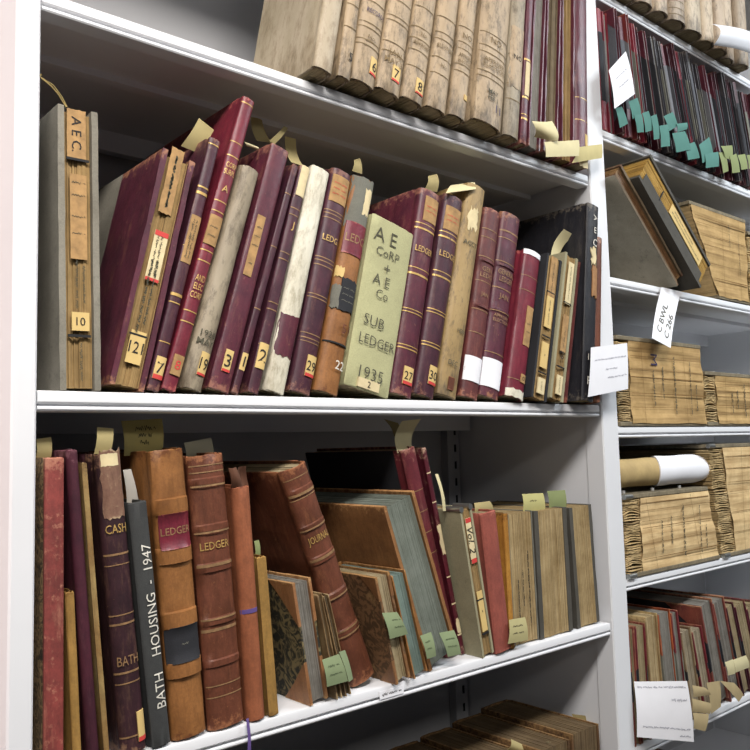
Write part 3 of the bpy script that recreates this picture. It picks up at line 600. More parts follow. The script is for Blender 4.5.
Cc((516,648,538,642,506,513,533,511), 'thick volume with mottled page edges and dark handwriting, right of rust folder', cov=GREYC, st='b', pg=POLD, D=.2, Y=.008, bt=.0016, sq=.0015, jag=.0003, pat=[dict(f=.42,h=.13,u=(-.8,.8),m=None,scr=[(.2,.1,.6),(.45,.3,.7),(.75,.1,.9)],ink=INK,w=.0011,r=90)])
Cc((541,641,573,632,533,509,567,509), 'dark-backed volume with tan page edges, second from the right upright', cov=DKG, st='b', pg=POLD, D=.2, Y=.008, bt=.0095, sq=.0008, wear=.001)
Cc((578,631,600,623,569,507,591,505), 'dark-backed volume with spotted tan page edges beside the right upright', cov=DKG, st='b', pg=POLD, D=.2, Y=.01, bt=.008, sq=.0008, wear=.001)
# ------------------------------------------------------------------ bottom shelf, left bay
GD = 'brown folios on the bottom shelf'
dk = leather('6a4c30', '4c3622', '8c6c44', .5, .7)
for i, (x, back, hh, w_) in enumerate(((.08,.28,.20,.11),(.20,.28,.205,.10),(.31,.28,.21,.10),(.42,.28,.215,.10),(.52,.19,.222,.062),(.605,.182,.232,.066),(.6755,.18,.236,.066),(.7485,.18,.241,.068),(.8235,.185,.246,.07))):
    _bk.append(dict(row='D', x=x, z=ZD+.0005, zs=ZD, lean=0., t=w_, h=hh, Y=.004, D=back, st='b', w0=w_, lift=0, yaw=0, cat='book', name='folio_volume', group=GD,
      label=('first brown folio from the left upright','second brown folio from the left upright','third brown folio from the left upright','fourth brown folio from the left upright','fifth brown folio from the right upright','fourth brown folio from the right upright','brown folio under the small tan slip','brown folio under the flat cream slip','brown folio closest to the right upright, brown slip on top')[i]+', bottom shelf',
      k=dict(cov=dk, pg=pages('6e5a3c','524028',0,1300,'3c2e1c'), bt=.004, wear=.001, jag=.0003, sq=.0015)))
# ------------------------------------------------------------------ right bay, second shelf: thin ledgers
rnd = random.Random(5); x = X1+.010; GS = 'thin ledgers with coloured flags on the right bay shelf'
gk = [GREYC, cloth('5a5c62', '484a50', .3), LBLK, cloth('76767a', '5c5c60', .3), cloth('3a3d44', '2c2e34', .3)]
rc = [leather('8e2c3a', '6e2230', '9a5a4a', .3), leather('5e2430', '461a26', '8a5a4a', .3), leather('7c2e2e', '602424', 'b07050', .3), leather('4a1e28', '36161e', '7a5044', .3)]
pp = [PGRY, pages('9c9a94', '7c7a74'), pages('6c6860', '56524c'), PGRY]
words = {LBLK.name: 'black'}
rc.append(leather('403c40', '2c2a2e', '6a6058', .3)); names = ['grey', 'slate', 'black', 'dim grey', 'blue black']; rn = ['crimson', 'maroon', 'brick red', 'dark maroon', 'charcoal']
ords = 'first second third fourth fifth sixth seventh eighth ninth tenth eleventh twelfth thirteenth fourteenth fifteenth sixteenth seventeenth eighteenth nineteenth twentieth'.split()
tens = ['twenty-'+o for o in ords[:9]]+['thirtieth']+['thirty-'+o for o in ords[:9]]
o9 = ords[:9]; ords = ords+tens+['fortieth']+['forty-'+o for o in o9]+['fiftieth']+['fifty-'+o for o in ords[:9]]
THIN = []; x = X1+.008; i = 0
while x < 1.60:
    t = rnd.choice((.008, .010, .011, .013, .016)); hh = rnd.uniform(.220, .231)
    g = rnd.randrange(5); r_ = (0, 0, 1, 0, 1, 2, 0, 0, 1, 3, 0, 1)[i] if i < 12 else rnd.choice((4, 4, 1, 3, 0, 4))
    lean = math.radians(-min(13.5, .6+i*.75)); y = rnd.uniform(-.016, .004)
    if i > 26: r_ = (3, 1, 3, 4)[i % 4]
    b = dict(row='S', x=x+t/2, z=Z2[1]+t/2*abs(math.sin(lean))+.0003, zs=Z2[1], lean=lean, t=t*.96, h=hh, Y=y, D=.2, st='b' if i % 4 else 's', w0=t, lift=0, yaw=0, cat='book', name='thin_ledger', group=GS,
      label='thin %s ledger with %s ends, %s from the upright on the flagged shelf' % (names[g], rn[r_], ords[i]),
      k=dict(cov=rc[r_], side=gk[g], pg=pp[i % 4], lw=.012, corner=.055 if i % 2 else .04, bt=.0022, wear=.0008, b=.002 if i % 4 == 0 else None,
             pat=[dict(f=.52,h=.125,u=(-.97,.97),m=gk[g],name='cloth_back')] if i % 4 == 0 else []))
    if THIN:
        while sep(THIN[-1], b) < .0004: b['x'] += .0004
    _bk.append(b); THIN.append(b); x = b['x']+t/2; i += 1
print('thin', i)
# ------------------------------------------------------------------ right bay, top shelf: vellum volumes, round ends overhanging
GT = 'vellum volumes on the top shelf of the right bay'
tv = [vellum('c0ae94','a09078'), vellum('c8b498','a8947a'), vellum('bca68c','9a866e'), vellum('c4b096','a28e76'), vellum('ae9c86','8c7a64')]
for i, (x, t, y) in enumerate(((.975,.036,-.028),(1.026,.046,-.028),(1.079,.050,-.028),(1.132,.048,-.030),(1.189,.056,-.033),(1.252,.060,-.033),(1.312,.052,-.03),(1.368,.05,-.03),(1.421,.048,-.02),(1.472,.046,-.028))):
    _bk.append(dict(row='T', x=x, z=Z2[0]+.001, zs=Z2[0], lean=math.radians(1.2), t=t, h=.25, Y=y, D=.15, st='s', w0=t, lift=.0005, yaw=0, cat='book', name='ledger_book', group=GT,
      label=('first','second','third','fourth','fifth','sixth','seventh','eighth','ninth','tenth')[i]+' buff vellum volume from the upright on the right bay top shelf',
      k=dict(cov=tv[i % 5], b=.018, wear=.0012, gilt=[.05,.1,.16] if i in (1,4) else [], giltm=VL['giltm'])))
# ------------------------------------------------------------------ right bay, third shelf leaning books
def Rb(row, z, q, lab, **k): book(row, z, q, lab, **k)
Rb('R3', Z2[2], (684,292,689,283,612,172,628,165), 'worn grey-sided book with ragged brown boards leaning left in the right bay', st='b', cov=leather('7a6a52','5e5040','5a3a24',.7,.8), side=cloth('a39c8a', '857d6c', .6), pg=leather('7a5a3c','5c4028','94744c',.6), D=.20, lw=.006, bt=.0065, Y=-.02, wear=.0015, group='leaning binders in the right bay')
Rb('R3', Z2[2], (691,281,716,272,618,150,643,140), 'dark grey binder with a yellow lettered page-edge label leaning left', st='b', cov=DKG, pg=pages('c09a4c','a07c38'), D=.20, lw=.02, bt=.006, Y=-.036, h=9, wear=.0005, pat=[dict(f=.5,h=.235,u=(-.98,-.2),m=DKG,name='hinge_cloth'), dict(f=.36,h=.13,u=(-.1,.6),m=STK,scr=[(.35,.05,.95),(.7,.3,.9)],r=90,w=.0009,name='paper_label'), dict(f=.74,h=.002,u=(-.4,.4),m=DARK,name='strap')], group='leaning binders in the right bay')
# ------------------------------------------------------------------ right bay, sixth shelf
G6 = 'worn half-leather books on the lowest visible right shelf'
rl = leather('8c4a3c', '6a3230', 'a88060', .6, .7); rd = leather('7a2830', '5c1e26', '9a6a50', .5)
def S6(q, lab, **k):
    k.setdefault('D', .20); k.setdefault('st', 'b'); k.setdefault('Y', 0.); k.setdefault('side', LBLK); k.setdefault('lw', .01); k.setdefault('corner', .07); k.setdefault('wear', .0015)
    book('S6', Z2[5], q, lab, group=G6, **k)
S6((635,737,641,735,628.5,628,634,627), 'narrow red brown book next to the upright, behind the white note', cov=rl, pg=PCRM)
S6((642,734,652,731,635,625,645,624), 'small red-cornered black book behind the white note', cov=rd, pg=PCRM)
S6((653,731,668,726,646,616,656,614), 'ragged cream-edged book third from the upright on the lowest visible shelf', cov=leather('a08860','806848','c0a878',.6), side=None, corner=0, pg=pages('b8a47c','94805c'))
S6((669,726,682,722,657,613,670,611), 'orange-cornered book with grey page edges, on the lowest visible shelf', cov=leather('b05c34','8c4428','6a3420',.5), pg=PGRY, side=GREYC)
S6((683,722,691,719,671,612,678,611), 'slim red-edged book with grey pages beside the orange-cornered one', cov=rd, pg=PGRY, side=GREYC)
S6((693,719,704,716,680,631,691,629), 'short pale-paged book, left one of the short pair on the lowest visible shelf', cov=leather('9a8668','7a664c','5c4030',.5), pg=pages('a89c84','8a7e68'))
S6((705,716,717,712,692,630,701,628), 'short red and black book, right one of the short pair', cov=rd, pg=pages('a89c84','8a7e68'))
S6((719,712,731,708,700,604,712,601), 'tall red-backed book with grey page edges, right of the short pair', cov=rl, pg=PGRY)
S6((732,708,744,704,713,601,724,599), 'tall reddish book with grey pages and a brown turned top edge', cov=rl, pg=PGRY)
S6((745,704,753,701,726,606,733,604), 'maroon-cornered book with pale pages, next after the tall reddish one', cov=rc[3], pg=PCRM)
S6((754,701,765,698,735,604,745,602), 'dark maroon book with pale pages at the photo edge, lowest visible shelf', cov=rc[1], pg=PCRM)
S6((766,698,777,695,746,606,756,604), 'maroon-tipped book cut off by the right edge of the photo', cov=rc[1], pg=PCRM)

build_books()

# ------------------------------------------------------------------ loose sheets
def sheet(name, pts, Y, m, label, cat='paper slip', curl=0., cu=0., group=None, scr=(), text=(), ink=INK, th=.0003, n=8, parent=None, rot=0):
    """pts = TL TR BR BL pixels; Y = distance behind the shelf front for each corner"""
    if not isinstance(Y, (tuple, list)): Y = (Y,)*4
    P = [at(pts[2*i], pts[2*i+1], Y[i]) for i in range(4)]
    ctr = (P[2]+P[3])/2; rnd = random.Random(int(pts[0]*7+pts[1]))
    nrm = (P[1]-P[0]).cross(P[3]-P[0]).normalized()
    if nrm.y > 0: nrm = -nrm
    def pos(u, v, off=0):
        p = P[0].lerp(P[1], u).lerp(P[3].lerp(P[2], u), v)
        return p-ctr+nrm*(curl*math.sin(math.pi*v)+cu*math.sin(math.pi*u)+off)
    vs = []; fs = []; ms = []
    for off in (0, -th):
        for j in range(n+1):
            for i in range(n+1): vs.append(tuple(pos(i/n, j/n, off)))
    K = (n+1)**2
    for j in range(n):
        for i in range(n):
            a = j*(n+1)+i; q = [a, a+1, a+n+2, a+n+1]; fs.append(q); ms.append(0); fs.append([K+x for x in q][::-1]); ms.append(0)
    rim = list(range(n+1))+[(i+1)*(n+1)+n for i in range(n)]+[n*(n+1)+n-1-i for i in range(n)]+[(n-1-i)*(n+1) for i in range(n-1)]
    for i in range(len(rim)):
        j = (i+1) % len(rim); fs.append([rim[i], rim[j], K+rim[j], K+rim[i]][::-1]); ms.append(0)
    W_ = (P[1]-P[0]).length; H_ = (P[3]-P[0]).length
    def add2d(v2, f2):
        k = len(vs)
        for x, _, z in v2: vs.append(tuple(pos(min(1, max(0, x/W_+.5)), min(1, max(0, .5-z/H_)), .0004)))
        for q in f2: fs.append([k+i for i in q]); ms.append(1)
    z0 = lambda x, z: 0.
    for (v, a, b_, *r) in scr:
        v2 = []; f2 = []; m2 = []
        if rot: scribble(v2, f2, m2, 1, H_*(a-.5), H_*(b_-.5), W_*(.5-v), r[0] if r else .0016, z0, 0, rnd, 90, .0006)
        else: scribble(v2, f2, m2, 1, W_*(a-.5), W_*(b_-.5), H_*(.5-v), (r[0] if r else .0016)*1.7, z0, 0, rnd, 0, .0006)
        add2d(v2, f2)
    for (t_, u, v, s, r) in text:
        v2 = []; f2 = []; m2 = []
        put_text(v2, f2, m2, 1, t_, W_*(u-.5), H_*(.5-v), s, z0, 0, r, None, .008, .15); add2d(v2, f2)
    me = bpy.data.meshes.new('m'); me.from_pydata(vs, [], fs); me.polygons.foreach_set('material_index', ms)
    o = link(name, me, [m, ink], parent, 60); o.location = ctr
    return tag(o, label, cat, group)
GSL = 'loose slips and flags'
def conv(a, ox, oy, sc): return [v/sc+(ox if i % 2 == 0 else oy) for i, v in enumerate(a)]
# middle shelf
tw = MB(); P0 = at(40, 77, .0); P1 = at(51, 86, .004); P2 = at(58, 94, .006); P3 = at(66, 107, .010)
tw.tube([p-P3 for p in (P0, P1, P2, P3)], .0007, 6); Q = [at(40, 77, .003), at(53, 85, .007), at(62, 97, .01), at(67, 107, .013)]
tw.tube([p-P3 for p in Q], .0006, 6); tw.tube([P0-P3+Vector((-.002, 0, .001)), P0-P3, P0-P3+Vector((.001, 0, .003))], .0014, 6)
o = tw.build('twine', TWINE); o.location = P3; tag(o, 'loop of pale twine sticking up from the upright grey binder numbered 10', 'string')
sheet('paper_slip', (199,118,214,130,198,153,181,146), (.03,.03,.035,.035), SLIP, 'wide tan paper slip rising from the thick maroon volume numbered 121', curl=.004)
sheet('paper_slip', (251,117,262,120,273,144,257,141), .07, SLIP, 'curled brown slip behind the head of the tall red ledger', curl=-.004, cu=.002)
sheet('paper_slip', (284,126,288,128,275,144,269,141), .05, SLIP, 'thin crescent of paper above the thick maroon volume numbered 3', curl=.004)
sheet('paper_slip', (285,136,296,139,303,166,291,162), .06, SLIP, 'curled tan slip right of the head of the maroon volume numbered 3', curl=-.005)
sheet('paper_slip', (243,141,258,147,258,150,246,146), .03, SLIPL, 'pale sliver of paper above the frayed grey vellum volume', curl=.002)
sheet('paper_slip', (354,160,360,158,362,174,352,171), .05, SLIP, 'small pointed slip above the maroon ledger numbered 29', curl=.002)
sheet('paper_slip', (428,176,437,174,437,192,424,190), .04, SLIP, 'folded olive slip above the maroon ledger numbered 27', curl=.004)
sheet('paper_slip', (452,185,474,182,476,189,446,193), (.03,.03,-.002,-.002), SLIPL, 'cream paper strip lying across the head of the darker maroon ledger 30', curl=.003)
sheet('paper_slip', (564,229,574,235,559,257,551,255), (.0,.0,.01,.01), SLIPL, 'long cream slip curling out of the black binder', cu=.0, curl=-.006)
sheet('paper_card', (591,347.5,627,343,628,389,588,397), (-.0365,-.030,-.030,-.0365), WHITEP, 'white handwritten card taped across the upright between the bays', 'card', curl=.001, scr=[(.28,.1,.95,.0012),(.5,.4,.7,.0012),(.68,.45,.95,.0012)], ink=plain('8c8c98',.8,0,.05,'pale_ink'))
# upper shelf
sheet('paper_slip', (532,121,552,121,558,141,534,137), (-.045,-.045,-.05,-.03), SLIPL, 'white curled slip bent round the foot of a maroon volume', curl=.006, cu=.004)
sheet('paper_slip', (544.5,142,579,140,579,156,546,157), -.045, SLIPL, 'cream paper slip hanging flat over the upper shelf edge', curl=.001)
sheet('paper_slip', (579,147,602,144,602,158,572,163), (-.04,-.02,-.02,-.04), plain('c8ba82',.8,0,.06,'aged_slip_paper'), 'tan paper slip reaching across the right upright from the upper shelf', curl=.001)
# lower shelf
sheet('paper_slip', (36,439,51,437,51,458,36,458), .03, SLIP, 'pale slip above the worn red spine at the left upright', curl=.003)
sheet('paper_slip', (97,427,113.5,428.5,110,454,94,454), .02, SLIP, 'tan slip standing above the CASH BATH book', curl=.003)
sheet('paper_note', (121,421,162,418.5,162,454,124,456), .05, plain('a59a62',.85,0,.05,'olive_note_paper'), 'olive note with dark writing above the big tan volume', 'paper note', curl=.004, scr=[(.25,.3,.8,.002),(.45,.35,.7,.002),(.65,.4,.65,.002)])
sheet('paper_slip', (184,443,211,437.5,214,457,186,459), .06, plain('9c9884',.85,0,.05,'grey_slip_paper'), 'grey slip behind the head of the brown leather LEDGER', curl=.002)
sheet('paper_slip', (123,470,131,469,139,504,127,505), .03, plain('b0aca4',.8,0,.05,'white_slip'), 'white slip leaning behind the charcoal BATH HOUSING binder', curl=.002)
sheet('paper_slip', (254,541,259,540,260,559,255,559), .03, YGF, 'narrow green slip above the short thin yellow booklet', curl=.002)
sheet('sticky_flag', (322,660,339,654,348,681,327,687), -.012, GREENF, 'pale green flag with writing on the frayed tan pamphlets', 'sticky flag', curl=.002, scr=[(.3,.2,.8,.001),(.6,.2,.8,.001)], ink=plain('4c5a40',.8,0,.1,'green_ink'))
sheet('sticky_flag', (339,652,345,650,353,679,349,682), (-.011,.004,.004,-.011), GREENF, 'second green flag folded against the foot of the brown JOURNAL', 'sticky flag', curl=.001)
gi = plain('4c5a40',.8,0,.1,'green_ink')
sheet('sticky_flag', (382,613,397,612,408,634,390,639), -.014, GREENF, 'green flag on the small brown marbled volume with cream pages', 'sticky flag', curl=.002, scr=[(.3,.4,.9,.001),(.6,.4,.9,.001)], ink=gi)
sheet('sticky_flag', (420,636,431,632,436,656,427,659), -.012, GREENF, 'green flag at the right board of the teal-edged small volume', 'sticky flag', curl=.002, scr=[(.3,.2,.8,.001),(.6,.2,.8,.001)], ink=gi)
sheet('sticky_flag', (439,633,454,630,461,654,448,657), -.008, GREENF, 'green flag near the foot of the big suede-covered ledger', 'sticky flag', curl=.002, scr=[(.3,.2,.8,.001),(.6,.2,.8,.001)], ink=gi)
sheet('sticky_flag', (509,620,525,617,528,640,508,644), -.008, plain('b0a878',.85,0,.05,'cream_flag'), 'cream flag at the foot of the thick volume right of the rust folder', 'sticky flag', curl=.002, scr=[(.3,.2,.8,.001),(.6,.2,.8,.001)])
sheet('paper_slip', (402,421,421,419,413,453,398,453), .04, SLIPL, 'broad curled slip above the dark red leaning volume', curl=-.010)  # paler paper colour stands in for light reaching this slip
sheet('paper_slip', (384,419,398,423,402,442,394,436), .08, SLIP, 'darker curled slip left of the broad curled slip', curl=.004)
sheet('paper_slip', (435,474,438,474,446,511,443,511), .02, SLIPL, 'thin white slip between the dark red volumes and the beige binder', curl=.003)
sheet('paper_slip', (474,503,490,501,494,513,474,514), .03, SLIP, 'folded olive slip above the rust red folder', curl=.002)
sheet('sticky_flag', (522,494,543,493,545,511,523,512), .02, plain('b3ad72',.85,0,.05,'yellow_flag'), 'yellow flag standing on the thick volume with dark handwriting', 'sticky flag', curl=.002, scr=[(.4,.3,.6,.001)])
sheet('sticky_flag', (547,491,565,490,566,510,549,511), .03, YGF, 'olive flag standing above the dark-backed volumes', 'sticky flag', curl=.002)
sheet('shelf_label', (379,692,404,685,404,693,380,700), -.0006, WHITEP, 'small white paper label stuck on the lower shelf edge', 'shelf label', scr=[(.5,.1,.5,.0016),(.5,.5,.9,.001)])
sheet('purple_ribbon', (246,719,248.5,718,251,752,247.5,752), (-.003,-.003,-.006,-.006), plain('5a4680',.7,0,.1,'purple_ribbon_cloth'), 'loose purple ribbon end hanging over the lower shelf edge', 'ribbon', curl=.002)
bl = plain('5e3a26',.8,0,.15,'brown_leather_flap')
sheet('leather_flap', (228,468,236,467,242,487,231,488), (.0,.0,.004,.004), bl, 'curled brown flap at the head of the narrow orange volume, left one', 'leather flap', curl=.003, cu=.003)
sheet('leather_flap', (238,468,246,466,249,486,241,487), (.003,.003,.006,.006), bl, 'curled brown flap at the head of the narrow orange volume, right one', 'leather flap', curl=-.002, cu=-.003)
# bottom shelf
sheet('paper_slip', (572,714,588,716,589,736,573,733), .06, plain('8c7c50',.85,0,.08,'brown_slip'), 'brown slip standing on the rightmost bottom folio', curl=.003)
sheet('paper_slip', (545,738,569,737,572,743,546,742), (.05,.05,.02,.02), SLIPL, 'flat cream slip lying on the bottom folios', curl=.003)
sheet('paper_slip', (511,739,526,746,520,754,507,750), .04, SLIP, 'small tan slip sticking up from the bottom folios', curl=.004)
# right bay
sheet('paper_sheet', (712,24,756,34,756,56,714,45), (-.06,-.06,-.062,-.062), WHITEP, 'bright white paper sheet draped over the vellum volumes on the right top shelf', 'paper', curl=.016, cu=.006)
sheet('shelf_tag', (661.6,287,681,291.5,670.7,348,652,338), (-.004,-.004,-.03,-.03), WHITEP, 'white tag lettered C BWL C 266 hanging from the right bay shelf', 'tag', curl=-.003, text=[('C BWL',.36,.56,.017,84),('C 266',.74,.66,.017,84)], ink=PENC)
sheet('paper_note', (634,681.6,687,681,694,742,637,737), (-.006,-.045,-.045,-.01), WHITEP, 'large white handwritten note hanging in front of the half-leather books', 'paper note', curl=.003, scr=[(.1,.05,.95,.0014),(.32,.65,.95,.002),(.8,.1,.95,.0014),(.92,.75,.95,.0012)], ink=plain('8c8c98',.8,0,.05,'pale_ink'))
sheet('paper_note', conv((88,330,168,240,210,440,115,510),590,0,4.6875), (-.03,-.03,-.035,-.035), WHITEP, 'tilted white paper square on the thin flagged ledgers', 'paper note', curl=.002, scr=[(.35,.2,.8,.0012),(.6,.3,.8,.0012)], ink=plain('8c8c98',.8,0,.05,'pale_ink'))
tq = [(118,505,150,500,178,580,140,600),(180,475,222,458,240,540,200,558),(206,540,243,535,252,620,222,622),(245,530,275,520,295,610,260,620),(285,545,312,535,328,650,300,655),(325,590,365,583,375,685,333,690),(345,545,388,525,412,590,372,615),(405,580,455,575,455,605,410,620),(385,625,445,615,475,700,405,715),(440,680,490,665,515,740,460,750)]
tq = [conv(q,590,0,4.6875) for q in tq]+[conv(q,580,120,4.412) for q in [(525,110,570,75,590,165,540,190),(550,150,610,140,612,205,555,212),(612,143,640,140,655,225,632,235),(622,115,672,112,672,180,640,165),(660,160,690,148,706,230,672,235),(695,155,728,150,740,215,712,220),(735,155,765,150,765,215,745,215)]]
for i, q in enumerate(tq):
    c_ = 'teal' if i < 12 else 'olive green'
    sheet('sticky_flag', q, (-.026-.0012*(i % 3),)*4, TEALF if i < 12 else YGF, '%s flag, %s from the upright at the foot of the thin ledgers' % (c_, ords[i]), 'sticky flag', curl=.0012, cu=.0008*(i % 3-1), group='coloured flags on the thin ledgers')
cq = [(562,385,595,372,605,432,575,440),(596,375,650,355,665,405,606,428),(485,470,540,462,545,570,505,600),(541,462,600,470,640,520,620,550),(425,480,480,490,505,520,430,530),(425,535,503,555,500,600,425,590),(428,595,495,600,480,672,432,660)]
cn = ['small cream flag on the pale-paged books', 'wider cream flag beside the small cream one','tan slip folded over the foot of the tall reddish book','curled tan slip bending right at the shelf edge','tan slip tucked behind the large white note, uppermost','light tan slip beside the large white note','tan slip hanging lowest beside the large white note']
for q, n_ in zip(cq, cn):
    sheet('paper_slip', conv(q,590,570,4.1667), -.03 if cn.index(n_) < 2 else -.022-.003*cn.index(n_), SLIPL if 'cream' in n_ else plain('ad9a72',.85,0,.07,'tan_slip'), n_, 'paper slip', curl=.0016)

# ------------------------------------------------------------------ post-bound stacks of loose sheets, right bay
STP = pages('c8ac7c', 'a88c5c', 2, 260, '5a4426'); STP2 = pages('d4b988', 'ac905e', 2, 200, '5c4628')
BOARD = leather('8c8068', '6e6450', '4c4434', .4, .8); FACE = pages('bd9c68', 'a08250', 2, 90, '74582f'); FACEL = pages('dcc08e', 'c0a070', 2, 90, '8c6c40')
def stack(q, z, label, Y=.0, D=.24, ruff=.03, xl=None, skew=0., writing=(), chrome=False, t=.0075, group='post-bound stacks of yellowed sheets', posts=(.25, .6), seed=1, mark=None, skl=0.):
    P = [at(q[2*i], q[2*i+1], Y) for i in range(4)]           # TL TR BR BL
    x0 = xl if xl is not None else P[3].x; x1 = P[2].x; xt = P[1].x; h = (P[0].z+P[1].z)/2-z; r = random.Random(seed)
    root = empty('paper_bundle', (x0, Y, z+.0004)); tag(root, label, 'paper bundle', group)
    W = x1-x0; sk = (xt-x1)
    def bd(zz, name):
        m = MB(); s = skl*(zz/h); n = 10; m.box(s-.001, W+sk*(zz/h)+.002, -.002, D, zz, zz+t)
        o = m.build(name, BOARD, root, 0); bv = o.modifiers.new('b', 'BEVEL'); bv.width = .0012; bv.segments = 2
        if chrome:
            c = MB(); c.tube([(s-.004, -.001, zz+t/2), (s+.018, -.001, zz+t/2)], t*.62, 10); c.build('metal_end', CHROME, o)
        return o
    bd(0, 'lower_board'); bd(h-t, 'upper_board')
    m = MB(); n = int((h-2*t)/.0016); zz = t; dz = (h-2*t)/n; pv = 0; ph = r.uniform(0, 6)
    for i in range(n):
        s = skl*(zz/h); pv = pv*.8+r.gauss(0, .0005)
        m.box(ruff+s, W+sk*(zz/h)+r.uniform(-.0012, .0012), .0015+pv, D-.003, zz, zz+dz*.96)
        zz += dz
    m.build('page_block', STP, root, 0)
    # ruffled fold edges beside the face
    vs = []; fs = []; zz = t; k = 0
    while zz < h-t-.002 and ruff > .004:
        s = skl*(zz/h); dd = r.uniform(.0018, .0034); amp = r.uniform(.003, .008); n0 = len(vs); nu = 8; w_ = .5+.5*math.sin(zz*160+ph)
        for j in range(nu+1):
            u = j/nu; x = s+ruff*1.02*u; zc = zz+amp*math.sin(math.pi*u)*(w_-.3)+r.uniform(-.0004, .0004); y = .001-.002*r.random()+.004*w_*(1-u)
            for (yy, q_) in ((y, 0), (y, dd*.55), (D*.9, dd*.55), (D*.9, 0)): vs.append((x, yy, min(h-t-.0004, max(t, zc+q_))))
        for j in range(nu):
            for c_ in range(4):
                a = n0+j*4+c_; b_ = n0+j*4+(c_+1) % 4; fs.append([a, b_, b_+4, a+4])
        fs.append([n0, n0+1, n0+2, n0+3]); fs.append([n0+nu*4+i for i in (3, 2, 1, 0)])
        zz += dd*r.uniform(1.0, 1.5)
    if fs: link('folded_edges', mesh(vs, fs), STP2, root, 0)
    # facing sheet with ruled creases and handwriting
    vs = []; fs = []; ms = []; nu, nv = 12, 16
    zb, zt = t*.6, h-t*1.05
    for j in range(nv+1):
        for i in range(nu+1):
            u, v = i/nu, j/nv; zc = zb+(zt-zb)*v+(r.uniform(-.0012, .0012) if j == 0 else 0); s = skl*(zc/h)*(1-u)+sk*(zc/h)*u
            vs.append((ruff+s+(W-ruff)*u, -.0018-.0014*math.sin(v*11+ph)-.0007*math.sin(v*27+u*2), zc))
    for j in range(nv):
        for i in range(nu): a = j*(nu+1)+i; fs.append([a, a+1, a+nu+2, a+nu+1]); ms.append(0)
    surf = lambda x, zc: -.0042
    cx, cz = ruff+(W-ruff)/2, h/2; hh = h-2*t; ww = W-ruff
    for k_ in (.16, .72):        # vertical creases
        n0 = len(vs); x = ruff+ww*k_
        for (dx, zq) in ((0, zb+.002), (.0008, zb+.002), (.0008+sk*.8, zt-.002), (sk*.8, zt-.002)): vs.append((x+dx, -.0041, zq))
        fs.append([n0, n0+1, n0+2, n0+3]); ms.append(2)
    for k_ in (.2, .38, .57, .68, .8, .9):
        n0 = len(vs); zq = zb+(zt-zb)*k_+r.uniform(-.003, .003); s = skl*zq/h; s2 = sk*zq/h
        for (x, dzq) in ((ruff+s+.001, 0), (ruff+s2+ww*.98, r.uniform(-.002, .002)), (ruff+s2+ww*.98, .0010), (ruff+s+.001, .0008)): vs.append((x, -.0041, zq+dzq))
        fs.append([n0, n0+1, n0+2, n0+3]); ms.append(2)
    for (u, a, b_, amp) in writing:
        scribble(vs, fs, ms, 1, hh*(a-.5), hh*(b_-.5), ww*(.5-u), amp, surf, 0, r, 90, .0009, (cx+sk*.5, cz))
    if mark: put_text(vs, fs, ms, 3, mark[0], ruff+ww*mark[1], hh*mark[2], .022, surf, 0, -90, None, .0)
    me = bpy.data.meshes.new('m'); me.from_pydata(vs, [], fs); me.polygons.foreach_set('material_index', ms)
    link('facing_sheet', me, [FACEL if seed in (5, 6) else FACE, PENC, plain('7a5a2c',.9,0,.1,'crease'), BLUEINK], root, 0)
    for px_ in posts:
        c = MB(); c.tube([(W*px_+sk, .02, h-.0005), (W*px_+sk, .02, h+.005)], .003, 10); c.build('binding_post', BRASSP, root)
    return root
WR = [(.30,.2,.65,.004),(.42,.3,.7,.004),(.58,.1,.85,.005),(.80,.1,.8,.003),(.88,.15,.5,.003)]
stack((613,334,699,346,705.5,424.5,616,426), Z2[3], 'post-bound stack of yellowed sheets with an M on its face, beside the upright', xl=X1+.010, ruff=.034, writing=WR, posts=(.18,.72), seed=3, mark=('M',.3,.84))
stack((703,371,760,376,762,425,707.5,425), Z2[3], 'lower stack of yellowed sheets with ruffled folds, right of the one marked M', ruff=.040, writing=WR[:3], posts=(.3,.75), seed=4)
stack((621,494,706,488,719,557,626,579), Z2[4], 'post-bound stack of yellowed sheets with a paper roll on top', xl=X1+.012, ruff=.042, writing=WR, posts=(.2,.5,.8), seed=5, chrome=True)
stack((705,447,775,440,780,548,724,558), Z2[4], 'taller stack of sheets with deep ruffled folds, cut by the photo edge', ruff=.050, skl=-.035, writing=[(.5,.3,.7,.002)], posts=(), seed=6, chrome=True)
stack((664,193,744,219,748,305,718,297), Z2[2], 'creased stack of brown sheets behind the leaning grey binder', Y=.0, ruff=.002, skl=-.10, writing=[(.4,.62,.9,.002),(.7,.3,.8,.001)], posts=(.25,.55,.8), seed=7)
stack((746,232,790,245,790,320,752,306), Z2[2], 'dark ruffled stack at the photo edge on the third right shelf', ruff=.05, posts=(), seed=8)
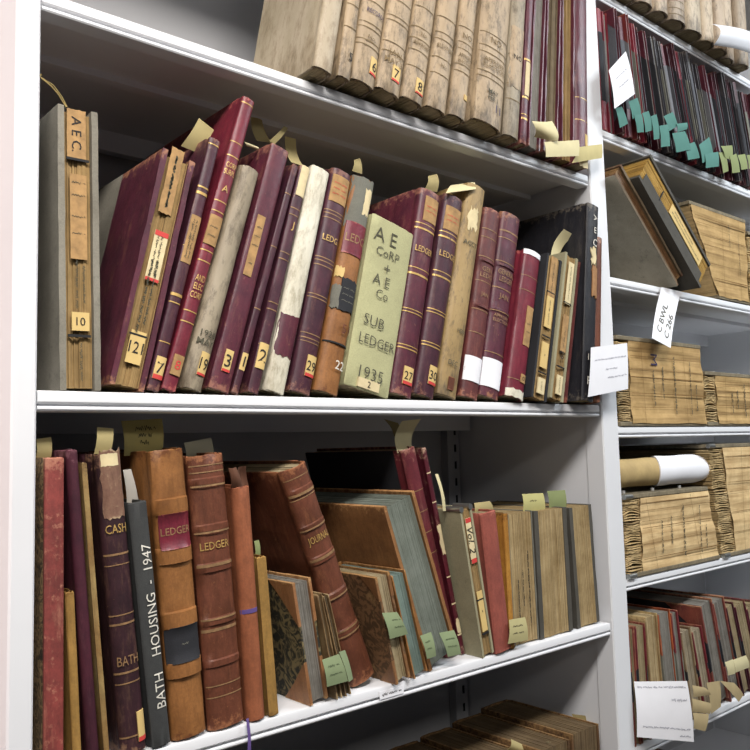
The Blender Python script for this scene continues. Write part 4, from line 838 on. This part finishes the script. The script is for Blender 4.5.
# rolled sheet lying on the stack
def roll(name, x0, x1, y, z, ry, rz, m, parent=None, dx=0.):
    vs = []; fs = []; n = 28; ns = 14
    for sgn in (1, .9):
        for j in range(ns+1):
            u = j/ns; x = x0+(x1-x0)*u
            for i in range(n):
                a = 2*math.pi*i/n; e = 1-.10*max(0, u-.86)/.14*(1 if x1 > x0 else 0)
                vs.append((x+dx*math.cos(a)*(1 if j == 0 else 0), ry*sgn*math.cos(a), rz*sgn*math.sin(a)*e+.0006*math.sin(9*u+a)))
    K = (ns+1)*n
    for j in range(ns):
        for i in range(n):
            a = j*n+i; b_ = j*n+(i+1) % n; fs.append([a, b_, b_+n, a+n]); fs.append([K+x for x in (a, a+n, b_+n, b_)])
    for e in (0, ns*n):
        for i in range(n): fs.append([e+i, e+(i+1) % n, K+e+(i+1) % n, K+e+i])
    return link(name, mesh(vs, fs), m, parent, 40)
zt = at(660, 491, 0).z; rp = empty('rolled_paper', (0, .028, zt+.0335)); tag(rp, 'rolled tan and white paper lying on the stack below it', 'paper roll')
xa = X1+.014; xm = at(660, 478, .02).x; xb = at(703, 475, .02).x
roll('tan_sheet', xa, xm+.02, 0, 0, .021, .0245, STP2 if 0 else plain('b39a68',.8,0,.15,'tan_sheet_paper',30), rp)
roll('white_sheet', xm-.006, xb, 0, 0, .0235, .0268, WHITEP, rp, dx=.016)
# bits on books
tf = MB()
# books lying in the dark of the lowest right shelf
for i, (x0_, x1_, z0_, z1_, c_) in enumerate(((.96,1.17,.690,.722,'5a2c26'),(.965,1.165,.7225,.752,'6a4a34'),(1.18,1.42,.690,.73,'4a2a24'),(1.185,1.42,.7305,.766,'5c3c2c'))):
    r_ = empty('folio_volume', ((x0_+x1_)/2, .02, z0_+.0005), (0, 0, 0)); tag(r_, ['red brown folio lying flat at the base of the left pile under the half-leather books','brown folio lying on top of the left pile under the half-leather books','dark folio lying flat at the base of the right pile under the half-leather books','brown folio lying on top of the right pile under the half-leather books'][i], 'book', 'folios lying on the bottom right shelf')
    w_ = x1_-x0_; h_ = z1_-z0_-.0008; m = MB(); L_ = leather(c_, '3a2018', '8a6040', .5)
    m.box(-w_/2, w_/2, 0, .25, 0, .003); m.box(-w_/2, w_/2, 0, .25, h_-.003, h_); m.build('cover', L_, r_, 0)
    m = MB(); m.box(-w_/2+.003, w_/2-.003, .003, .247, .003, h_-.003); m.build('page_block', pages('8c7650','6c5838',2), r_, 0)
# white sheet and worn rolls on the top right shelf
